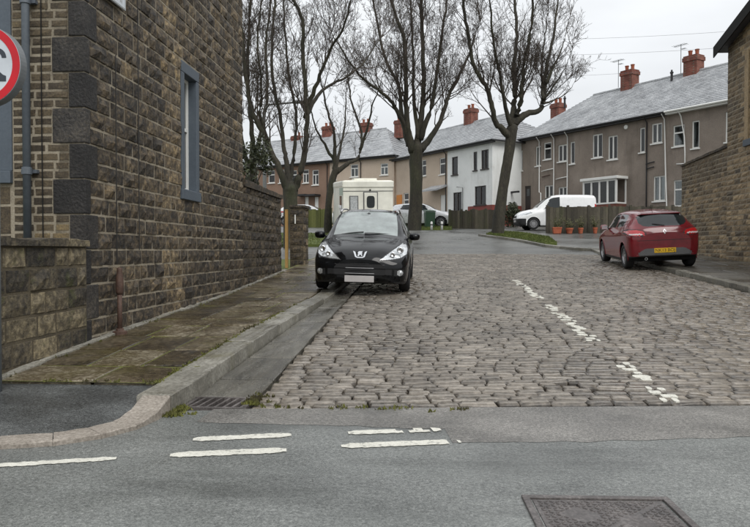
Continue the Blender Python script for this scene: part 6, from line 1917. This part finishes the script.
b = MB(); b.add([(-.53, 3.50, 1.32), (.53, 3.50, 1.32), (.50, 3.70, 1.325), (-.50, 3.70, 1.325), (-.46, 3.46, 1.378), (.46, 3.46, 1.378), (.48, 3.705, 1.352), (-.48, 3.705, 1.352)], [(3,2,1,0),(4,5,6,7),(0,1,5,4),(1,2,6,5),(2,3,7,6),(3,0,4,7)])
b.build('spoiler', M_REDC, rc, MC, bevel=.012)
MB().tube([(-.02, 3.985, 1.06), (.12, 3.945, 1.09), (.26, 3.91, 1.105)], .010, 5).build('wiper', M_BLK, rc, MC)
for s in (1, -1):
    for yy in (2.2, 3.0):
        x_, z_ = surfc(yy, 4.3)
        MB().tube([(s*(x_[0]+.012), yy-.09, z_[0]), (s*(x_[0]+.026), yy, z_[0]), (s*(x_[0]+.012), yy+.09, z_[0])], .013, 6).build('door_handle', M_REDC, rc, MC, smooth=True)
MB().tube([(0, 2.9, 1.43), (0, 3.02, 1.52)], .006, 5).build('aerial', M_BLK, rc, MC)
b = MB().lathe([(.035, 3.95), (.035, 4.03), (.028, 4.03), (.028, 3.97)], (.45, 0, .27), 12, axis='y', cap=False); b.build('exhaust', M_CHROME, rc, MC)

WARP = None
# ---------------- white panel van, side on, nose left
M_WHITEC = pmat('white_van_paint', (.80, .81, .81), .3, coat=.6, var=.03)
VST = [(.00, .36, .55, .66, .72, .50, .58, .55, .36),
       (.06, .28, .62, .74, .82, .68, .72, .66, .42),
       (.25, .22, .74, .86, .94, .78, .80, .74, .50),
       (.60, .20, .86, .97, 1.03, .80, .825, .77, .56),
       (.92, .20, .95, 1.05, 1.10, .80, .83, .78, .62),
       (1.15, .20, 1.0, 1.25, 1.32, .80, .83, .785, .66),
       (1.55, .20, 1.04, 1.56, 1.64, .80, .83, .79, .66),
       (1.85, .20, 1.06, 1.68, 1.77, .80, .83, .79, .67),
       (2.3, .20, 1.08, 1.72, 1.82, .80, .83, .795, .685),
       (3.3, .20, 1.08, 1.72, 1.82, .80, .83, .80, .69),
       (3.85, .22, 1.06, 1.70, 1.79, .79, .82, .79, .68),
       (3.97, .26, 1.05, 1.62, 1.70, .76, .79, .75, .64),
       (4.02, .34, 1.0, 1.50, 1.56, .68, .70, .66, .56)]
def cls_v(ax, y, z, n, v, where):
    if y < .7 and v > 2 and inpoly(ax, z, [(.42, .70), (.60, .69), (.80, .74), (.81, .86), (.70, .93), (.56, .86)]): return 'headlight'
    if y < .40 and z < .56: return 'bumper'
    if y < .12 and ax < .36 and .62 < z < .72: return 'grille'
    if 1.0 < y < 1.72 and v > 7.25: return 'windscreen'
    if 5.15 < v < 6.75 and 1.32 + (v-5.15)*.19 < y < 2.12: return 'front_side_window'
    if y > 3.93 and z < .45: return 'rear_bumper'
    if y > 3.88 and v < 6 and .75 < z < 1.3: return 'tail_light'
    if 1.3 < v < 5.2 and abs(y-2.2) < .008: return 'rear_door_gap'
    if 1.3 < v < 5.2 and abs(y-1.18) < .008: return 'door_gap'
    if 1.3 < v < 6.8 and abs(y-3.2) < .008: return 'load_gap'
    return 'body'
M_GAP = pmat('panel_gap', (.12, .12, .12), .6)
mats_v = {'body': M_WHITEC, 'headlight': M_LAMPG, 'bumper': M_BLK, 'grille': M_BLK, 'rear_bumper': M_BLK, 'door_gap': M_GAP, 'rear_door_gap': M_GAP, 'load_gap': M_GAP, 'windscreen': M_CGLASS, 'front_side_window': M_CGLASS, 'tail_light': M_REDL}
def place_M(px, Z, heading, ydir=0.0):
    p = W(px, 0, Z); return Matrix.Translation((p.x, p.y, zg(p.y))) @ Matrix.Rotation(heading, 4, 'Z')
MV = place_M(553.5, 36.4, math.radians(-86)) @ Matrix.Translation((0, -2.0, 0))
MV = Matrix.Translation((0, 0, .0)) @ MV
vn, outv, surfv = hatch('panel_van', 'white panel van parked side-on behind the timber fence', 'van', MV, M_WHITEC, VST, (.78, 3.42), .30, .74, cls_v, mats_v, nys=110, nvs=70, yedges=(2.12, 1.0, 1.72), vedges=(5.15, 6.75, 7.25), mirrors=(.82, 1.5, 1.08), spokes=12, rim=M_RIMD)
plate(vn, MV, -.012, .45, .52, .11, -1, M_PLW)
# ---------------- pale parked cars beyond the middle tree
M_SILC = pmat('silver_car_paint', (.55, .56, .57), .28, coat=.6, metal=.2, var=.05)
mats_s = dict(mats_c); mats_s['body'] = M_SILC; mats_s['diffuser'] = M_SILC
def cls_s(ax, y, z, n, v, where):
    if y < .6 and v > 2 and inpoly(ax, z, [(.40, .62), (.60, .62), (.80, .70), (.80, .82), (.66, .80)]): return 'reflector'
    return cls_c(ax, y, z, n, v, where)
MSv = place_M(422, 41.5, math.radians(82)) @ Matrix.Translation((0, -2.03, 0))
hatch('parked_car', 'silver hatchback parked side-on behind the middle tree and green bin', 'car', MSv, M_SILC, CST, (.83, 3.42), .305, .755, cls_s, mats_s, nys=100, nvs=60, yedges=(1.18, 1.9), vedges=(7.22, 5.25, 6.72), mirrors=(.82, 1.5, 1.0), lip=False)
MS2 = place_M(309, 47, math.radians(84)) @ Matrix.Translation((0, -2.03, 0))
mats_t = dict(mats_s); M_WHC = pmat('white_car_paint', (.6, .6, .6), .3, coat=.6, var=.05); mats_t['body'] = M_WHC; mats_t['diffuser'] = M_BLK
hatch('parked_car', 'white car parked far off to the left behind the fence and pier', 'car', MS2, M_WHC, CST, (.83, 3.42), .305, .755, cls_s, mats_t, nys=60, nvs=40, lip=False)

# ---------------- camper van, its back towards us
M_CREAM = pmat('cream_camper_panel', (.80, .79, .70), .4, coat=.3, var=.08, nscale=2.0)
M_PGREEN = pmat('pale_green_panel', (.34, .42, .33), .45, var=.1, nscale=2.0)
cp = W(368.5, 0, 29.6)
MK = Matrix.Translation((cp.x, cp.y, zg(cp.y))) @ Matrix.Rotation(math.atan(.08), 4, 'X') @ Matrix.Rotation(math.radians(13), 4, 'Z')
cv = thing('camper_van', 'cream coach-built camper van seen from behind, beyond the black car', 'camper van'); cv.matrix_basis = MK
w, L, z0, z1 = 1.06, 4.2, .42, 2.60
b = MB()
prof = [(-w, z0), (w, z0), (w, z1-.30), (w+.02, z1-.22), (w+.02, z1-.06), (w-.06, z1), (-w+.06, z1), (-w-.02, z1-.06), (-w-.02, z1-.22), (-w, z1-.30)]
b.prism(prof, lambda a, c, d: (a, d, c), 0, L); b.build('body', M_CREAM, cv, MK, bevel=.02, fixn=True)
b = MB(); b.box(-w-.03, w+.03, -.035, .05, z1-.30, z1-.03); b.build('roof_moulding', M_CREAM, cv, MK, bevel=.03)
b = MB(); b.box(-w-.006, -w-.002, .06, 1.5, z1-.62, z1-.31); b.build('side_panel', M_PGREEN, cv, MK)
for zz in (1.18, 2.14):
    b = MB(); b.box(-w-.008, w+.008, -.012, -.001, zz, zz+.025); b.build('trim_strip', M_SILV, cv, MK)
b = MB(); b.box(-.21, .41, -.02, -.001, .52, 2.12); b.build('door_frame', M_SILV, cv, MK, bevel=.01)
b = MB(); b.box(-.17, .37, -.045, -.001, .55, 2.08); dd = b.build('door', M_CREAM, cv, MK, bevel=.012)
b = MB()
pts = []
for k in range(24):
    a = 2*math.pi*k/24; pts.append((.10 + .17*math.copysign(abs(math.cos(a))**.5, math.cos(a)), 1.70 + .25*math.copysign(abs(math.sin(a))**.5, math.sin(a))))
b.prism(pts, lambda a, c, d: (a, d, c), -.06, -.046); b.build('door_window', M_CGLASS, dd, MK, fixn=True)
b = MB().lathe([(0, -.08), (.035, -.075), (.035, -.046)], (-.05, 0, 1.22), 10, axis='y'); b.build('door_handle', M_BLK, dd, MK)
b = MB(); b.box(-.80, -.42, -.03, -.001, 1.28, 1.96); gw_ = b.build('window', M_SILV, cv, MK, bevel=.03)
b = MB(); b.box(-.76, -.46, -.036, -.031, 1.32, 1.92); b.build('pane', M_LAMPG, gw_, MK)
b = MB().lathe([(0, -.05), (.04, -.045), (.04, -.001)], (.08, 0, 2.19), 10, axis='y'); b.build('marker_lamp', M_BLK, cv, MK)
for s in (-1, 1):
    b = MB().lathe([(0, -.035), (.05, -.03), (.05, .01)], (s*(w-.03), 0, z1-.16), 10, axis='y'); b.build('marker_lamp', M_BLK, cv, MK)
    b = MB(); b.box(s*.9-.09, s*.9+.09, -.03, -.001, .62, .95); b.build('tail_light', M_REDL, cv, MK, bevel=.01)
    for yy in (.75, 3.5): wheel(cv, MK, s*.86, yy, .32, .32, .19, s, 12, M_RIMD)
b = MB(); b.box(-w, w, -.10, .0, .32, .50); b.build('bumper', M_BLK, cv, MK, bevel=.02)
b = MB(); b.box(-w+.1, w-.1, .3, L+1.0, .2, .5); b.build('chassis', M_UNDER, cv, MK)
b = MB(); b.box(-w-.012, -w-.001, .55, 1.35, 1.3, 1.95); b.build('side_window', M_CGLASS, cv, MK)
b = MB(); b.box(-w+.08, w-.08, L, L+1.3, .45, 1.2); b.add([(-w+.1, L, 1.2), (w-.1, L, 1.2), (w-.1, L+.9, 1.2), (-w+.1, L+.9, 1.2), (-w+.15, L, 2.0), (w-.15, L, 2.0), (w-.15, L+.4, 2.0), (-w+.15, L+.4, 2.0)], [(4,5,6,7),(0,1,5,4),(1,2,6,5),(2,3,7,6),(3,0,4,7)]); b.build('cab', M_PGREEN, cv, MK, bevel=.03)
b = MB(); b.box(-.5, .5, .8, 1.6, z1, z1+.1); b.build('roof_light', M_CREAM, cv, MK, bevel=.02)
# ------------------------------------------------------------------ fences, pots, bin, small posts
def board_fence(name, label, A, B, z0f, z1, seed, bw=.15, posts=5, gap=.003, mat=None):
    r = random.Random(seed); A, B = Vector((A.x, A.y, 0)), Vector((B.x, B.y, 0)); d = (B-A); L = d.length; d.normalize(); nn = Vector((-d.y, d.x, 0))
    M = Matrix.Translation(A) @ Matrix.Rotation(math.atan2(d.y, d.x), 4, 'Z')
    root = thing(name, label, 'fence', (A.x, A.y, zg(A.y)))
    x = 0; mat = mat or M_WOOD
    while x < L:
        w = bw * r.uniform(.85, 1.15); p = A + d*x
        t = z1 + r.uniform(-.04, .03)
        b = MB(); b.box(x+gap/2, min(x+w, L)-gap/2, r.uniform(-.012, .0), .022, z0f(p.y)-.02, t, r.random()); b.build('board', mat, root, M)
        x += w
    for k in range(posts):
        x = L*k/(posts-1); p = A + d*x
        b = MB(); b.box(x-.06, x+.06, -.045, .07, z0f(p.y)-.1, z1+.07, r.random()*.4); b.build('post', mat, root, M, bevel=.01)
    for zz in (.25, .8):
        b = MB(); b.box(0, L, .023, .06, zg((A.y+B.y)/2)+zz, zg((A.y+B.y)/2)+zz+.08, .3); b.build('rail', mat, root, M)
    return root
fz = lambda y: zg(y)
A, B = W(547, 0, 34.0), W(694, 0, 33.4)
board_fence('timber_fence', 'weathered board fence with terracotta pots in front, hiding the van and bay window', A, B, fz, CAM_H + (HOR-206.5)*33.7/F_PX, 1, posts=8)
A2, B2 = W(449.5, 0, 40.0), W(498, 0, 38.6)
board_fence('timber_fence', 'green-stained board fence before the white house, right of the bin', A2, B2, fz, CAM_H + (HOR-210)*39.3/F_PX, 2, posts=5)
A3, B3 = W(297, 0, 44), W(331, 0, 43)
M_GWOOD = smat('green_stained_timber', [srgb(58,62,30), srgb(88,92,44), srgb(110,112,62)], tw=.6, n1=(2,.4), n2=(30,.4), rough=.8, bump=(60,.4,.006), stretch=(1,1,.25))
board_fence('timber_fence', 'mossy green board fence between the gate pier and the small pollarded tree', A3, B3, fz, CAM_H + (HOR-209.5)*43.5/F_PX, 3, posts=4, mat=M_GWOOD)
M_TERRA = smat('terracotta', [srgb(120,58,38), srgb(158,84,56), srgb(180,110,80)], tw=.4, n1=(6,.4), n2=(40,.3), rough=.8, bump=(50,.3,.004))
M_SOIL = pmat('soil', (.03, .022, .015), .95, var=.3)
M_DRYL = smat('dull_leaf', [srgb(44,46,26), srgb(70,72,40), srgb(100,96,60)], tw=.7, n1=(4,.3), n2=(10,.2), rough=.7, bump=None)
def pot(px, wpx, hpx, label, seed, square=False):
    Zp = 33.4; s = Zp/F_PX
    p = W(px, 0, Zp); z = zg(p.y); w, h = wpx*s/2, hpx*s
    root = thing('potted_plant', label, 'plant pot', (p.x, p.y, z), group='terracotta pots along the fence')
    M = Matrix.Translation((p.x, p.y, z))
    b = MB()
    if square:
        v = [(-w*.85, -w*.6, 0), (w*.85, -w*.6, 0), (w*.85, w*.6, 0), (-w*.85, w*.6, 0), (-w, -w*.72, h*.8), (w, -w*.72, h*.8), (w, w*.72, h*.8), (-w, w*.72, h*.8)]
        b.add(v, [(3,2,1,0),(0,1,5,4),(1,2,6,5),(2,3,7,6),(3,0,4,7)]); b.box(-w*1.06, w*1.06, -w*.78, w*.78, h*.8, h)
        o = b.build('pot', M_TERRA, root, M, bevel=.012)
    else:
        b.lathe([(w*.68, 0), (w*.92, h*.72), (w*1.03, h*.74), (w*1.03, h), (w*.9, h), (w*.88, h*.86), (0, h*.86)], n=20); o = b.build('pot', M_TERRA, root, M)
    r = random.Random(seed); b = MB()
    for k in range(26):
        a = r.uniform(0, 6.28); rr = w*.7*r.random(); L = r.uniform(.25, .75)
        q = Vector((math.cos(a)*rr, math.sin(a)*rr*.6, h*.9)); d = Vector((r.gauss(0, .35), r.gauss(0, .3), 1)).normalized()
        pts = [q, q+d*L*.5, q+d*L+Vector((r.gauss(0, .06), r.gauss(0, .06), -.03))]
        b.tube(pts, [.006, .005, .002], 3, r.random(), cap=False)
        for m in range(9):
            t = r.uniform(.25, 1); c = pts[0].lerp(pts[2], t); e = Vector((r.gauss(0, 1), r.gauss(0, 1), r.gauss(0, .6))).normalized(); f_ = e.orthogonal().normalized(); s_ = r.uniform(.02, .05)
            b.add([c, c+e*s_+f_*s_*.4, c+e*s_*2, c+e*s_-f_*s_*.4], [(0,1,2,3)], r.random())
    tag(b.build('foliage', M_DRYL, root, M), kind='stuff')
pot(556.8, 8.6, 6.4, 'square terracotta planter, leftmost and largest of the four along the fence', 1, True)
pot(569.3, 7.4, 5.6, 'second terracotta pot from the left along the fence, wide and low', 2)
pot(580.5, 5.4, 5.8, 'third terracotta pot from the left along the fence, small', 3)
pot(595, 4.8, 6.0, 'rightmost terracotta pot along the fence, next to the red car', 4)

M_BIN = smat('green_bin_plastic', [srgb(30,52,38), srgb(44,72,52), srgb(60,90,68)], tw=.3, n1=(3,.3), n2=(20,.2), rough=.5, bump=None)
p = W(429.5, 0, 39.2); z = zg(p.y); Mb = Matrix.Translation((p.x, p.y, z)) @ Matrix.Rotation(.2, 4, 'Z')
bn = thing('wheelie_bin', 'dark green wheelie bin beside the trunk of the middle tree', 'bin', (p.x, p.y, z))
b = MB(); v = [(-.23, -.26, .08), (.23, -.26, .08), (.23, .24, .08), (-.23, .24, .08), (-.28, -.34, .95), (.28, -.34, .95), (.28, .30, .95), (-.28, .30, .95)]
b.add(v, [(3,2,1,0),(4,5,6,7),(0,1,5,4),(1,2,6,5),(2,3,7,6),(3,0,4,7)]); b.build('body', M_BIN, bn, Mb, bevel=.03)
b = MB(); b.add([(-.30, -.36, .955), (.30, -.36, .955), (.30, .34, .99), (-.30, .34, .99), (-.30, -.36, 1.0), (.30, -.36, 1.0), (.28, .32, 1.08), (-.28, .32, 1.08)], [(3,2,1,0),(4,5,6,7),(0,1,5,4),(1,2,6,5),(2,3,7,6),(3,0,4,7)]); b.build('lid', M_BIN, bn, Mb, bevel=.02)
MB().tube([(-.26, .38, .96), (.26, .38, .96)], .018, 8).build('handle', M_BIN, bn, Mb)
for s in (-1, 1):
    b = MB().lathe([(.10, s*.2), (.10, s*.26), (0, s*.262)], (0, .24, .10), 16, axis='x'); b.build('wheel', M_TYRE, bn, Mb)
first = None
for k, (px_, lab) in enumerate(((431.5, 'left of two small white posts on the verge before the green bin'), (441.8, 'right of two small white posts on the verge before the timber fence'))):
    p = W(px_, 0, 36.4)
    if first is None:
        first = thing('verge_post', lab, 'post', (p.x, p.y, zg(p.y)+.09), group='white verge posts')
        Mq = Matrix.Translation((p.x, p.y, zg(p.y)+.09))
        MB().lathe([(.06, -.05), (.06, .30), (.05, .36), (.02, .38), (0, .38)], n=14).build('post', M_WHITE, first, Mq, smooth=True)
        MB().lathe([(.062, .18), (.062, .24)], n=14, cap=False).build('band', M_BLK, first, Mq)
    else:
        c = copy_tree(first); c.location = (p.x, p.y, zg(p.y)+.09); c['label'] = lab
